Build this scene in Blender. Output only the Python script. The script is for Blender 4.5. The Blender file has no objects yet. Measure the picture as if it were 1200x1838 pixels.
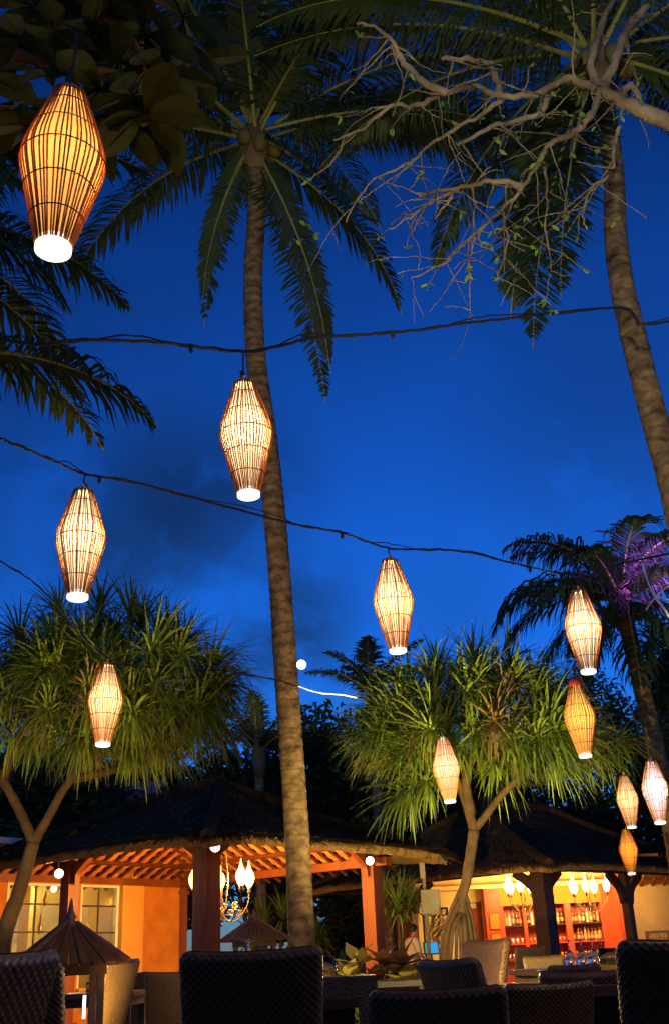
import bpy, math, random
from mathutils import Vector as V, Matrix, Euler

random.seed(7)
R = math.radians
sc = bpy.context.scene
COL = sc.collection

# ---------------------------------------------------------------- camera
FPX, PITCH, ROLL, HCAM = 1900.0, R(23.0), R(2.6), 0.90
c_f = V((0, math.cos(PITCH), math.sin(PITCH)))
c_u0 = V((0, -math.sin(PITCH), math.cos(PITCH)))
c_r = V((1, 0, 0)) * math.cos(ROLL) - c_u0 * math.sin(ROLL)
c_u = V((1, 0, 0)) * math.sin(ROLL) + c_u0 * math.cos(ROLL)
CAM = V((0, 0, HCAM))
cd = bpy.data.cameras.new('camera')
cam = bpy.data.objects.new('camera', cd)
COL.objects.link(cam)
m3 = Matrix((c_r, c_u, -c_f)).transposed()
cam.matrix_world = Matrix.Translation(CAM) @ m3.to_4x4()
cd.sensor_fit = 'VERTICAL'
cd.sensor_height = 36.0
cd.lens = 36.0 * FPX / 1838.0
cd.clip_start, cd.clip_end = 0.05, 6000
sc.camera = cam

# ---------------------------------------------------------------- sky
SUN_EL, SUN_AZ = R(3.2), R(200)
w = bpy.data.worlds.new('World')
sc.world = w
w.use_nodes = True
nt = w.node_tree
nt.nodes.clear()
def N(t, **k):
    n = nt.nodes.new(t)
    for a, b in k.items():
        setattr(n, a, b)
    return n
wo = N('ShaderNodeOutputWorld'); bg = N('ShaderNodeBackground')
sky = N('ShaderNodeTexSky', sky_type='NISHITA', sun_disc=False)
sky.sun_elevation, sky.sun_rotation = SUN_EL, SUN_AZ
sky.ozone_density, sky.dust_density, sky.air_density = 6.0, 0.3, 1.0
tint = N('ShaderNodeMix', data_type='RGBA', blend_type='MULTIPLY')
tint.inputs[0].default_value = 1.0
tint.inputs[7].default_value = (0.85, 1.0, 1.62, 1)
tc = N('ShaderNodeTexCoord')
nz = N('ShaderNodeTexNoise'); nz.inputs['Scale'].default_value = 9.0; nz.inputs['Detail'].default_value = 5; nz.inputs['Roughness'].default_value = 0.55
cl = N('ShaderNodeMix', data_type='RGBA', blend_type='MULTIPLY')
cl.inputs[7].default_value = (0.85, 0.34, 0.27, 1)
L = nt.links.new
L(sky.outputs[0], tint.inputs[6]); L(tc.outputs['Generated'], nz.inputs['Vector'])
acc = None
# drifting cloud banks: (image direction, half width in radians, weight)
for (px, py, rad, wt_) in ((310, 920, .075, 1.0), (390, 885, .06, .9), (230, 975, .065, .9), (510, 1130, .05, 1.0), (560, 1180, .05, .4), (820, 1120, .05, .35), (1120, 760, .10, .45), (-300, 700, .2, .6), (1700, 900, .2, .6), (900, -600, .3, .5)):
    v = (c_f * FPX + c_r * (px - 600) + c_u * (919 - py)).normalized()
    ds = N('ShaderNodeVectorMath', operation='DISTANCE'); ds.inputs[1].default_value = v
    L(tc.outputs['Generated'], ds.inputs[0])
    mr = N('ShaderNodeMapRange', interpolation_type='SMOOTHSTEP'); mr.inputs[1].default_value = rad * 2.3; mr.inputs[2].default_value = 0.0; mr.inputs[3].default_value = 0.0; mr.inputs[4].default_value = wt_
    L(ds.outputs['Value'], mr.inputs[0])
    if acc is None: acc = mr.outputs[0]
    else:
        ad = N('ShaderNodeMath', operation='MAXIMUM'); L(acc, ad.inputs[0]); L(mr.outputs[0], ad.inputs[1]); acc = ad.outputs[0]
nr = N('ShaderNodeMapRange'); nr.inputs[1].default_value = 0.32; nr.inputs[2].default_value = 0.50
L(nz.outputs['Fac'], nr.inputs[0])
ml = N('ShaderNodeMath', operation='MULTIPLY'); L(acc, ml.inputs[0]); L(nr.outputs[0], ml.inputs[1])
L(ml.outputs[0], cl.inputs[0]); L(tint.outputs[2], cl.inputs[6])
sx = N('ShaderNodeSeparateXYZ'); L(tc.outputs['Generated'], sx.inputs[0])
gr = N('ShaderNodeMapRange'); gr.inputs[1].default_value = 0.08; gr.inputs[2].default_value = 0.75; gr.inputs[3].default_value = 2.05; gr.inputs[4].default_value = 0.58
L(sx.outputs['Z'], gr.inputs[0])
dk = N('ShaderNodeMix', data_type='RGBA', blend_type='MULTIPLY'); dk.inputs[0].default_value = 1.0
L(cl.outputs[2], dk.inputs[6]); L(gr.outputs[0], dk.inputs[7])
L(dk.outputs[2], bg.inputs[0]); L(bg.outputs[0], wo.inputs[0])
bg.inputs[1].default_value = 0.15

# last trace of daylight from the west, behind the viewer
sl = bpy.data.lights.new('sun', 'SUN'); sl.energy = 0.02; sl.angle = R(20); sl.color = (0.75, 0.85, 1.0)
so = bpy.data.objects.new('sun', sl); COL.objects.link(so)
so.rotation_euler = V((-math.sin(SUN_AZ), -math.cos(SUN_AZ), -math.tan(SUN_EL))).to_track_quat('-Z', 'Y').to_euler()

sc.view_settings.view_transform = 'Standard'
sc.view_settings.look = 'None'
sc.view_settings.exposure = 0.0
sc.view_settings.gamma = 1.0
sc.view_settings.use_curve_mapping = False
sc.render.engine = 'CYCLES'
cy = sc.cycles
cy.use_denoising = True
cy.max_bounces = 6; cy.diffuse_bounces = 3; cy.glossy_bounces = 3; cy.transmission_bounces = 6; cy.transparent_max_bounces = 12
cy.sample_clamp_indirect = 4.0
cy.caustics_reflective = False; cy.caustics_refractive = False

# ---------------------------------------------------------------- pixel helpers: directions only, distance from what a thing stands on
def ray(px, py):
    return c_f * FPX + c_r * (px - 600) + c_u * (919 - py)
def at_y(px, py, y):
    d = ray(px, py); return CAM + d * (y / d.y)
def at_z(px, py, z):
    d = ray(px, py); return CAM + d * ((z - HCAM) / d.z)
def on_plane(px, py, p0, n):
    d = ray(px, py); return CAM + d * ((p0 - CAM).dot(n) / d.dot(n))
def foot(px, y):
    """world x of image column px at depth y, at eye level"""
    lo, hi = -40.0, 40.0
    for _ in range(50):
        m = (lo + hi) / 2
        q = V((m, y, HCAM)) - CAM
        if 600 + FPX * q.dot(c_r) / q.dot(c_f) < px: lo = m
        else: hi = m
    return lo

# ---------------------------------------------------------------- materials
MATS = {}
def mat(name, col, rough=0.7, var=0.0, vscale=8.0, bump=0.0, bscale=40.0, spec=0.3, metal=0.0, emit=None, estr=0.0,
        transl=0.0, bands=0.0, coord='Object', stretch=None, rnd=0.0, alpha_col=None):
    if name in MATS: return MATS[name]
    m = bpy.data.materials.new(name); m.use_nodes = True
    t = m.node_tree; t.nodes.clear()
    def n(ty, **k):
        x = t.nodes.new(ty)
        for a, b in k.items(): setattr(x, a, b)
        return x
    out = n('ShaderNodeOutputMaterial'); p = n('ShaderNodeBsdfPrincipled')
    p.inputs['Base Color'].default_value = (*col, 1)
    p.inputs['Roughness'].default_value = rough
    p.inputs['Specular IOR Level'].default_value = spec
    p.inputs['Metallic'].default_value = metal
    if emit:
        p.inputs['Emission Color'].default_value = (*emit, 1)
        p.inputs['Emission Strength'].default_value = estr
    tcn = n('ShaderNodeTexCoord'); src = tcn.outputs[coord]
    if stretch:
        mpn = n('ShaderNodeMapping'); mpn.inputs['Scale'].default_value = stretch
        t.links.new(src, mpn.inputs[0]); src = mpn.outputs[0]
    colout = None
    if var > 0 or rnd > 0:
        mx = n('ShaderNodeMix', data_type='RGBA')
        v_ = max(var, 0.0)
        mx.inputs[6].default_value = (*[c * (1 - v_) for c in col], 1)
        mx.inputs[7].default_value = (*[min(1, c * (1 + v_)) for c in col], 1)
        nn = n('ShaderNodeTexNoise'); nn.inputs['Scale'].default_value = vscale; nn.inputs['Detail'].default_value = 5
        t.links.new(src, nn.inputs['Vector'])
        rp = n('ShaderNodeMapRange'); rp.inputs[1].default_value = 0.3; rp.inputs[2].default_value = 0.7
        t.links.new(nn.outputs['Fac'], rp.inputs[0]); t.links.new(rp.outputs[0], mx.inputs[0])
        colout = mx.outputs[2]
        if bands > 0:
            wv = n('ShaderNodeTexWave', wave_type='BANDS', bands_direction='Z'); wv.inputs['Scale'].default_value = bands
            wv.inputs['Distortion'].default_value = 7.0; wv.inputs['Detail'].default_value = 3; wv.inputs['Detail Scale'].default_value = 2.0
            t.links.new(tcn.outputs[coord], wv.inputs['Vector'])
            wr = n('ShaderNodeMapRange'); wr.inputs[1].default_value = 0.05; wr.inputs[2].default_value = 0.35; wr.inputs[3].default_value = 0.68; wr.inputs[4].default_value = 1.0
            t.links.new(wv.outputs['Fac'], wr.inputs[0])
            mm = n('ShaderNodeMix', data_type='RGBA', blend_type='MULTIPLY'); mm.inputs[0].default_value = 1.0
            t.links.new(colout, mm.inputs[6]); t.links.new(wr.outputs[0], mm.inputs[7]); colout = mm.outputs[2]
        if rnd > 0:
            oi = n('ShaderNodeObjectInfo'); hs = n('ShaderNodeHueSaturation')
            r1 = n('ShaderNodeMapRange'); r1.inputs[3].default_value = 1 - rnd; r1.inputs[4].default_value = 1 + rnd
            t.links.new(oi.outputs['Random'], r1.inputs[0]); t.links.new(r1.outputs[0], hs.inputs['Value'])
            t.links.new(colout, hs.inputs['Color']); colout = hs.outputs[0]
        t.links.new(colout, p.inputs['Base Color'])
    if bump > 0:
        bn = n('ShaderNodeTexNoise'); bn.inputs['Scale'].default_value = bscale; bn.inputs['Detail'].default_value = 4
        t.links.new(src, bn.inputs['Vector'])
        bb = n('ShaderNodeBump'); bb.inputs['Strength'].default_value = bump; bb.inputs['Distance'].default_value = 0.02
        t.links.new(bn.outputs['Fac'], bb.inputs['Height']); t.links.new(bb.outputs[0], p.inputs['Normal'])
    if transl > 0:
        tr = n('ShaderNodeBsdfTranslucent'); tr.inputs[0].default_value = (*[min(1, c * 1.4) for c in col], 1)
        if colout: t.links.new(colout, tr.inputs[0])
        ms = n('ShaderNodeMixShader'); ms.inputs[0].default_value = transl
        t.links.new(p.outputs[0], ms.inputs[1]); t.links.new(tr.outputs[0], ms.inputs[2]); t.links.new(ms.outputs[0], out.inputs[0])
    else:
        t.links.new(p.outputs[0], out.inputs[0])
    MATS[name] = m
    return m

def glass_mat(name, col=(1, 1, 1), rough=0.02):
    if name in MATS: return MATS[name]
    m = bpy.data.materials.new(name); m.use_nodes = True
    t = m.node_tree; t.nodes.clear()
    out = t.nodes.new('ShaderNodeOutputMaterial'); g = t.nodes.new('ShaderNodeBsdfGlossy'); tr = t.nodes.new('ShaderNodeBsdfTransparent')
    ms = t.nodes.new('ShaderNodeMixShader'); fr = t.nodes.new('ShaderNodeLayerWeight'); fr.inputs[0].default_value = 0.35
    g.inputs['Roughness'].default_value = rough + 0.06; tr.inputs[0].default_value = (*col, 1)
    mr = t.nodes.new('ShaderNodeMapRange'); mr.inputs[3].default_value = 0.06; mr.inputs[4].default_value = 0.5
    t.links.new(fr.outputs['Facing'], mr.inputs[0])
    t.links.new(mr.outputs[0], ms.inputs[0]); t.links.new(tr.outputs[0], ms.inputs[1]); t.links.new(g.outputs[0], ms.inputs[2])
    t.links.new(ms.outputs[0], out.inputs[0])
    MATS[name] = m
    return m

def solid_glass(name, col=(1, 1, 1)):
    if name in MATS: return MATS[name]
    m = bpy.data.materials.new(name); m.use_nodes = True
    t = m.node_tree; t.nodes.clear()
    out = t.nodes.new('ShaderNodeOutputMaterial'); g = t.nodes.new('ShaderNodeBsdfGlass'); g.inputs['Color'].default_value = (*col, 1)
    g.inputs['Roughness'].default_value = 0.02; g.inputs['IOR'].default_value = 1.45
    t.links.new(g.outputs[0], out.inputs[0]); MATS[name] = m
    return m

def emis(name, col, strength):
    if name in MATS: return MATS[name]
    m = bpy.data.materials.new(name); m.use_nodes = True
    t = m.node_tree; t.nodes.clear()
    out = t.nodes.new('ShaderNodeOutputMaterial'); e = t.nodes.new('ShaderNodeEmission')
    e.inputs[0].default_value = (*col, 1); e.inputs[1].default_value = strength
    t.links.new(e.outputs[0], out.inputs[0])
    MATS[name] = m
    return m

def shade_mat(name, col, strength, clear=.5):
    """lit glass shade: glows and lets its bulb through"""
    m = emis(name, col, strength); t = m.node_tree
    out = [n for n in t.nodes if n.type == 'OUTPUT_MATERIAL'][0]; e = [n for n in t.nodes if n.type == 'EMISSION'][0]
    tr = t.nodes.new('ShaderNodeBsdfTransparent'); ms = t.nodes.new('ShaderNodeMixShader'); ms.inputs[0].default_value = clear
    t.links.new(e.outputs[0], ms.inputs[1]); t.links.new(tr.outputs[0], ms.inputs[2]); t.links.new(ms.outputs[0], out.inputs[0])
    return m

# ---------------------------------------------------------------- mesh helpers
class MB:
    def __init__(s): s.v = []; s.f = []; s.mi = []; s.cur = 0
    def add(s, vs, fs):
        o = len(s.v); s.v += [tuple(p) for p in vs]; s.f += [tuple(i + o for i in f) for f in fs]; s.mi += [s.cur] * len(fs)
    def box(s, c, size, rot=None, taper=1.0):
        hx, hy, hz = [d / 2 for d in size]
        ps = []
        for z in (-1, 1):
            k = 1.0 if z < 0 else taper
            for x, y in ((-1, -1), (1, -1), (1, 1), (-1, 1)):
                q = V((x * hx * k, y * hy * k, z * hz))
                if rot is not None: q = rot @ q
                ps.append(q + V(c))
        s.add(ps, [(3, 2, 1, 0), (4, 5, 6, 7), (0, 1, 5, 4), (1, 2, 6, 5), (2, 3, 7, 6), (3, 0, 4, 7)])
    def bar(s, p0, p1, wx, wz, up=V((0, 0, 1))):
        p0, p1 = V(p0), V(p1); d = p1 - p0; L_ = d.length
        if L_ < 1e-6: return
        y = d / L_; x = y.cross(up)
        if x.length < 1e-4: x = y.cross(V((1, 0, 0)))
        x.normalize(); z = x.cross(y)
        m = Matrix((x, y, z)).transposed()
        s.box((p0 + p1) / 2, (wx, L_, wz), m)
    def tube(s, pts, rad, n=6, caps=True):
        pts = [V(p) for p in pts]; k = len(pts)
        if not hasattr(rad, '__len__'): rad = [rad] * k
        t0 = (pts[1] - pts[0]).normalized()
        ref = t0.orthogonal().normalized()
        vs = []; fs = []
        for i, p in enumerate(pts):
            t = (pts[min(i + 1, k - 1)] - pts[max(i - 1, 0)])
            if t.length < 1e-9: t = t0.copy()
            t.normalize()
            ref = ref - t * ref.dot(t)
            if ref.length < 1e-6: ref = t.orthogonal()
            ref.normalize(); b = t.cross(ref)
            for j in range(n):
                an = 2 * math.pi * j / n
                vs.append(p + (ref * math.cos(an) + b * math.sin(an)) * rad[i])
        for i in range(k - 1):
            for j in range(n):
                a = i * n + j; b_ = i * n + (j + 1) % n
                fs.append((a, b_, b_ + n, a + n))
        if caps:
            fs.append(tuple(range(n - 1, -1, -1))); fs.append(tuple(range((k - 1) * n, k * n)))
        s.add(vs, fs)
    def lathe(s, prof, n=16, c=(0, 0, 0), close=True):
        vs = []; fs = []; c = V(c)
        for r_, z in prof:
            for j in range(n):
                an = 2 * math.pi * j / n
                vs.append(c + V((r_ * math.cos(an), r_ * math.sin(an), z)))
        k = len(prof)
        for i in range(k - 1):
            for j in range(n):
                fs.append((i * n + j, i * n + (j + 1) % n, (i + 1) * n + (j + 1) % n, (i + 1) * n + j))
        if close:
            if prof[0][0] > 1e-5: fs.append(tuple(range(n - 1, -1, -1)))
            if prof[-1][0] > 1e-5: fs.append(tuple(range((k - 1) * n, k * n)))
        s.add(vs, fs)
    def mesh(s, name, mats, smooth=False):
        me = bpy.data.meshes.new(name)
        me.from_pydata(s.v, [], s.f)
        if not isinstance(mats, (list, tuple)): mats = [mats]
        for m in mats: me.materials.append(m)
        if len(mats) > 1: me.polygons.foreach_set('material_index', s.mi)
        if smooth: me.polygons.foreach_set('use_smooth', [True] * len(me.polygons))
        me.update()
        return me
    def build(s, name, mats, parent=None, smooth=False, loc=None):
        return put(name, s.mesh(name, mats, smooth), parent, loc)

def put(name, me, parent=None, loc=None, rot=None, scale=None):
    o = bpy.data.objects.new(name, me); COL.objects.link(o)
    if parent is not None: o.parent = parent
    if loc is not None: o.location = loc
    if rot is not None: o.rotation_euler = rot
    if scale is not None: o.scale = scale if hasattr(scale, '__len__') else (scale,) * 3
    return o
def tag(o, label, cat, group=None):
    o['label'] = label; o['category'] = cat
    if group: o['group'] = group
    return o
def thing(name, label, cat, loc=(0, 0, 0), rz=0.0, group=None):
    o = bpy.data.objects.new(name, None); COL.objects.link(o)
    o.empty_display_size = 0.2
    o.location = loc; o.rotation_euler = (0, 0, rz)
    return tag(o, label, cat, group)
def copy_tree(o, parent=None):
    c = o.copy(); COL.objects.link(c); c.parent = parent
    for ch in list(o.children): copy_tree(ch, c)
    return c
def lamp(name, kind, loc, energy, col, parent=None, radius=0.05, spot=None, aim=None, blend=0.4):
    l = bpy.data.lights.new(name, kind); l.energy = energy; l.color = col; l.shadow_soft_size = radius
    o = bpy.data.objects.new(name, l); COL.objects.link(o)
    if parent is not None: o.parent = parent
    o.location = loc
    if kind == 'SPOT':
        l.spot_size = spot; l.spot_blend = blend
        o.rotation_euler = V(aim).to_track_quat('-Z', 'Y').to_euler()
    return o
def smoothpath(pts, n=6):
    """Catmull-Rom through points (tuples of any length)"""
    P = [V(p) for p in pts]
    if len(P) < 3: return P
    out = []
    for i in range(len(P) - 1):
        p0 = P[max(i - 1, 0)]; p1 = P[i]; p2 = P[i + 1]; p3 = P[min(i + 2, len(P) - 1)]
        for k in range(n):
            t = k / n
            out.append(0.5 * ((2 * p1) + (-p0 + p2) * t + (2 * p0 - 5 * p1 + 4 * p2 - p3) * t * t + (-p0 + 3 * p1 - 3 * p2 + p3) * t ** 3))
    out.append(P[-1])
    return out
def lerp(a, b, t): return a + (b - a) * t
# ================================================================ ground, moon
M_ground = mat('ground_mat', (0.05, 0.042, 0.03), 0.9, var=0.4, vscale=1.5, bump=0.6, bscale=12)
mb = MB(); mb.add([(-600, -600, 0), (600, -600, 0), (600, 900, 0), (-600, 900, 0)], [(0, 1, 2, 3)])
g = mb.build('ground', M_ground); g['kind'] = 'structure'

mb = MB()
mb.lathe([(math.sin(math.pi * i / 12) * 13.0, -math.cos(math.pi * i / 12) * 13.0) for i in range(13)], 24)
mo = mb.build('moon', emis('moon_mat', (1.0, 0.97, 0.9), 6.0), smooth=True)
d = ray(541, 1193).normalized(); mo.location = CAM + d * 3000
tag(mo, 'small bright white moon low in the blue sky beside the tall palm trunk', 'moon')
# ================================================================ thatch hip roof generator
M_thatch = mat('thatch_mat', (0.045, 0.027, 0.012), 0.95, var=0.55, vscale=9, bump=1.0, bscale=30, spec=0.1)
M_thatch_end = mat('thatch_cut_mat', (0.36, 0.20, 0.07), 0.95, var=0.35, vscale=25, bump=0.8, bscale=60, spec=0.1)
M_straw = mat('straw_mat', (0.17, 0.10, 0.036), 0.9, var=0.4, vscale=3, spec=0.1)
M_wood = mat('dark_wood_mat', (0.17, 0.046, 0.013), 0.55, var=0.35, vscale=3, bump=0.3, bscale=20, stretch=(1, 1, 0.15), spec=0.25)
M_wood_blk = mat('black_wood_mat', (0.05, 0.025, 0.014), 0.5, var=0.35, vscale=3, bump=0.3, bscale=20, spec=0.35)
M_raft = mat('rafter_wood_mat', (0.11, 0.035, 0.012), 0.6, var=0.3, vscale=5)
M_tile = mat('terracotta_mat', (0.66, 0.23, 0.06), 0.8, var=0.25, vscale=6, bump=0.4, bscale=50, rnd=0.25)
M_stucco = mat('orange_stucco_mat', (0.44, 0.155, 0.02), 0.85, var=0.25, vscale=2.5, bump=0.35, bscale=35)
M_cream = mat('cream_plaster_mat', (0.55, 0.29, 0.065), 0.8, var=0.08, vscale=2, bump=0.15, bscale=30)
M_white = mat('white_paint_mat', (0.75, 0.72, 0.62), 0.6, var=0.05, vscale=4)
M_fix = mat('lamp_housing_mat', (0.08, 0.07, 0.06), 0.5, spec=0.5)
M_spot = emis('spot_lens_mat', (1.0, 0.93, 0.82), 8.0)

def thatch_roof(root, c0, a, b, la, lb, z_eave, thick, z_top, ridge, seed=1, sag=0.35):
    """hip roof over the rectangle c0 + [0,la]a + [0,lb]b; uneven thatch skin, thick cut eave, straw fringe"""
    rr = random.Random(seed)
    c0 = V((c0.x, c0.y, 0)); mid = c0 + a * la / 2 + b * lb / 2
    cor = [c0, c0 + a * la, c0 + a * la + b * lb, c0 + b * lb]
    if la >= lb: rg = [mid - a * ridge / 2, mid + a * ridge / 2]; own = [(0, 1), (1, 1), (1, 0), (0, 0)]
    else: rg = [mid - b * ridge / 2, mid + b * ridge / 2]; own = [(0, 0), (0, 1), (1, 1), (1, 0)]
    mb = MB(); nu, nv = 46, 22
    straw = MB()
    for s in range(4):
        e0, e1 = cor[s], cor[(s + 1) % 4]; r0, r1 = rg[own[s][0]], rg[own[s][1]]
        outn = (e0 + e1) / 2 - mid; outn.z = 0; outn.normalize()
        vs = []; fs = []
        def P(u, v):
            p = lerp(lerp(e0, e1, u), lerp(r0, r1, u), v)
            z = z_eave + thick + (z_top - z_eave - thick) * (v * (1 - sag) + sag * v * v)
            # upturned corners droop a little like bundled thatch
            z -= 0.10 * (abs(2 * u - 1) ** 6) * (1 - v)
            return V((p.x, p.y, z))
        for j in range(nv + 1):
            v = j / nv
            for i in range(nu + 1):
                u = i / nu
                p = P(u, v)
                stp = (v * 11) % 1.0
                edge = 0 if i in (0, nu) or j == nv else 1
                p = p + V((0, 0, 1)) * edge * (rr.uniform(-0.02, 0.025) - 0.03 * stp) + outn * edge * rr.uniform(-0.02, 0.03)
                vs.append(p)
        for j in range(nv):
            for i in range(nu):
                k = j * (nu + 1) + i
                fs.append((k, k + 1, k + nu + 2, k + nu + 1))
        mb.cur = 0; mb.add(vs, fs)
        # cut eave face and underside
        mb.cur = 1
        vs2 = []; fs2 = []
        for i in range(nu + 1):
            u = i / nu; top = vs[i]
            low = V((top.x, top.y, z_eave - 0.10 * (abs(2 * u - 1) ** 6) + rr.uniform(-0.012, 0.012))) - outn * (0.07 + rr.uniform(-.01, .01))
            inn = lerp(P(u, 0), P(u, 0.95), 0.24); inn.z = z_eave + 0.10
            vs2 += [top, low, inn]
        for i in range(nu):
            k = 3 * i
            fs2 += [(k, k + 1, k + 4, k + 3), (k + 1, k + 2, k + 5, k + 4)]
        mb.add(vs2, fs2)
        # straw ends: skin and fringe
        for q in range(3600):
            u = rr.random(); v = rr.random() ** 2.2 * 0.97
            if q % 3 == 0: v = rr.uniform(0.0, 0.03)
            p = P(u, v) + V((0, 0, 0.015))
            dn = (P(u, max(0, v - 0.02)) - P(u, v + 0.02)).normalized()
            side = V((-outn.y, outn.x, 0))
            dn = (dn + side * rr.uniform(-.35, .35) + V((0, 0, rr.uniform(-.25, .25)))).normalized()
            ln = rr.uniform(0.10, 0.26) * (1.5 if v < .03 else 1); wd = rr.uniform(0.005, 0.012)
            sd = dn.cross(V((0, 0, 1))).normalized() * wd
            t = p + dn * ln
            straw.add([p - sd, p + sd, t + sd * .3, t - sd * .3], [(0, 1, 2, 3)])
    # hip caps
    mb.cur = 0
    for s in range(4):
        e = cor[s]; r_ = rg[own[s][0]]
        pts = [V((lerp(e.x, r_.x, v), lerp(e.y, r_.y, v), z_eave + thick - 0.08 * (1 - v) ** 4 + (z_top - z_eave - thick) * (v * (1 - sag) + sag * v * v) + 0.02)) for v in [i / 14 for i in range(15)]]
        mb.tube(pts, [0.10 + rr.uniform(-.015, .015) for _ in pts], 7)
    mb.tube([V((rg[0].x, rg[0].y, z_top + .02)), V((rg[1].x, rg[1].y, z_top + .02))], 0.13, 8)
    o = mb.build('roof', [M_thatch, M_thatch_end], root)
    st = straw.build('straw_ends', M_straw, o); st['kind'] = 'stuff'
    return o

def spot_fixture(root_label, p, aim, energy, col=(1.0, 0.8, 0.55), cone=R(120)):
    """small cylinder floodlight on a bracket, a thing of its own"""
    aim = V(aim).normalized()
    t = thing('floodlight', root_label, 'floodlight', p)
    mb = MB(); mb.tube([-aim * 0.16, -aim * 0.10, V((0, 0, 0)), aim * 0.012], [0.035, 0.055, 0.068, 0.07], 12)
    mb.build('housing', M_fix, t, True)
    mb = MB(); mb.tube([aim * 0.010, aim * 0.030], [0.066, 0.060], 14)
    mb.build('lens', M_spot, t)
    mb = MB(); mb.tube([-aim * .12, -aim * .12 + V((0, 0, .10)), -aim * .12 + V((0, 0, .2))], .012, 6)
    mb.build('bracket', M_fix, t)
    lamp('bulb', 'SPOT', aim * 0.05, energy, col, t, 0.05, cone, aim, 0.7)
    return t

# ================================================================ open pavilion on the left
an = R(52); PA = V((math.cos(an), math.sin(an), 0)); PB = V((-math.sin(an), math.cos(an), 0))
pc = at_z(370, 1492, 2.5)
OV = 0.9
colA = V((pc.x, pc.y, 0)) + PA * OV + PB * OV
K, MW, MB_ = 3.75, 4.5, 2.95
colR, colB = colA + PA * K, colA + PB * MB_
pav = thing('thatched_pavilion', 'open dining pavilion with thatched hip roof, orange wall and red timber posts', 'pavilion', colA)
def loc(p): return V(p) - colA
ZB = 2.29      # beam underside
thatch_roof(pav, loc(colA - PA * OV - PB * OV), PA, PB, K + 2 * OV, MW + 2 * OV, 2.39, 0.12, 3.65, 1.4, 3)

def post(root, p, h, s, m, a):
    mb = MB(); rot = Matrix((a, V((-a.y, a.x, 0)), V((0, 0, 1)))).transposed()
    mb.box((p.x, p.y, h / 2), (s, s, h), rot)
    mb.box((p.x, p.y, 0.12), (s + .08, s + .08, 0.24), rot)
    mb.box((p.x, p.y, h - 0.09), (s + .05, s + .05, 0.06), rot)
    return mb.build('column', m, root)
def brace(root, p, d, h, m, run=0.42, s=0.09):
    mb = MB(); p = V(p)
    pts = [V((p.x, p.y, h - run * 1.15)) + d * 0.10, V((p.x, p.y, h - run * .55)) + d * run * .42, V((p.x, p.y, h + .01)) + d * (run + .1)]
    pts = smoothpath(pts, 4)
    for i in range(len(pts) - 1): mb.bar(pts[i], pts[i + 1] + (pts[i + 1] - pts[i]) * .06, s, s * 1.5)
    return mb.build('brace', m, root)
cor = {'A': V((0, 0, 0)), 'R': loc(colR), 'B': PB * MB_, 'W': PA * K + PB * MW, 'V': PB * MW}
for k, s in (('A', .27), ('R', .24), ('B', .20), ('W', .20)):
    post(pav, cor[k], ZB if k == 'W' else 2.56, s, M_wood, PA)
for k, ds in (('A', (PA, PB)), ('R', (-PA, PB)), ('B', (PB, -PB))):
    for d_ in ds: brace(pav, cor[k], d_, 2.54, M_wood, .34)
def beam(root, p, q, z, wx, wz, m, name='beam'):
    mb = MB(); mb.bar((p.x, p.y, z), (q.x, q.y, z), wx, wz); return mb.build(name, m, root)
e = 0.35
beam(pav, cor['A'] - PA * e, cor['R'] + PA * e, 2.60, .16, .14, M_wood)
beam(pav, cor['A'] - PB * e, cor['V'] + PB * e, 2.603, .155, .13, M_wood)
beam(pav, cor['R'] - PB * e, cor['W'] + PB * e, ZB + .076, .15, .13, M_wood)
beam(pav, cor['V'] - PA * 1.2, cor['W'] + PA * e, ZB + .066, .15, .14, M_wood)

# tiled soffit: rafters, purlins and single terracotta tiles on the two slopes that face the viewer
tile_me = MB()
TW, TL = 0.20, 0.20
pr = [(-TW / 2, .0), (-TW / 4, -.012), (0, -.016), (TW / 4, -.012), (TW / 2, 0)]
for k_ in range(4):
    (x0, z0), (x1, z1) = pr[k_], pr[k_ + 1]
    tile_me.add([(x0, 0, z0), (x1, 0, z1), (x1, TL + .02, z1 + .030), (x0, TL + .02, z0 + .030), (x0, 0, z0 + .014), (x1, 0, z1 + .014)],
                [(0, 3, 2, 1), (0, 1, 5, 4)])
tile_me = tile_me.mesh('tile', M_tile)
def soffit(root, o, along, inward, length, zb, pitch, rows, sp=0.25):
    """slope starting at o (beam line), running `length` along, rising inward"""
    up = (inward * math.cos(pitch) + V((0, 0, math.sin(pitch)))).normalized()
    nrm = along.cross(up).normalized()
    if nrm.z < 0: nrm = -nrm
    n = int(length / sp)
    hold = None
    run = rows * TL
    base = V((o.x, o.y, zb))
    r0 = bpy.data.objects.new('tile_soffit', None); COL.objects.link(r0); r0.parent = root
    xa = along if along.cross(up).dot(nrm) > 0 else -along
    m = Matrix((xa, up, nrm)).transposed().to_4x4()
    for i in range(n + 1):
        s = i * length / n
        tmax = min(run, s * 1.05 + 0.12, (length - s) * 1.05 + 0.12)
        mb = MB(); mb.bar(base + along * s - up * .55 - nrm * .018, base + along * s + up * tmax - nrm * .018, .042, .034, nrm)
        mb.build('rafter', M_raft, r0)
        if i == n: break
        sc_ = s + length / n / 2
        for j in range(-2, rows):
            t = j * TL
            lim = min(sc_, length - sc_) * 1.05 + 0.12
            if t > lim: continue
            tb = put('tile', tile_me, r0)
            mm = m.copy(); mm.translation = base + along * sc_ + up * t + nrm * .012
            tb.matrix_local = mm
    for t in (0.42, 1.25):
        mb = MB(); q = min(t, length * .35)
        mb.bar(base + along * (q * .9) + up * t - nrm * .062, base + along * (length - q * .9) + up * t - nrm * .062, .06, .05, nrm)
        mb.build('purlin', M_raft, r0)
PI_ = R(24)
soffit(pav, cor['V'] - PA * .4, PA, -PB, K + .8, ZB + .22, PI_, 8)
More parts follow.
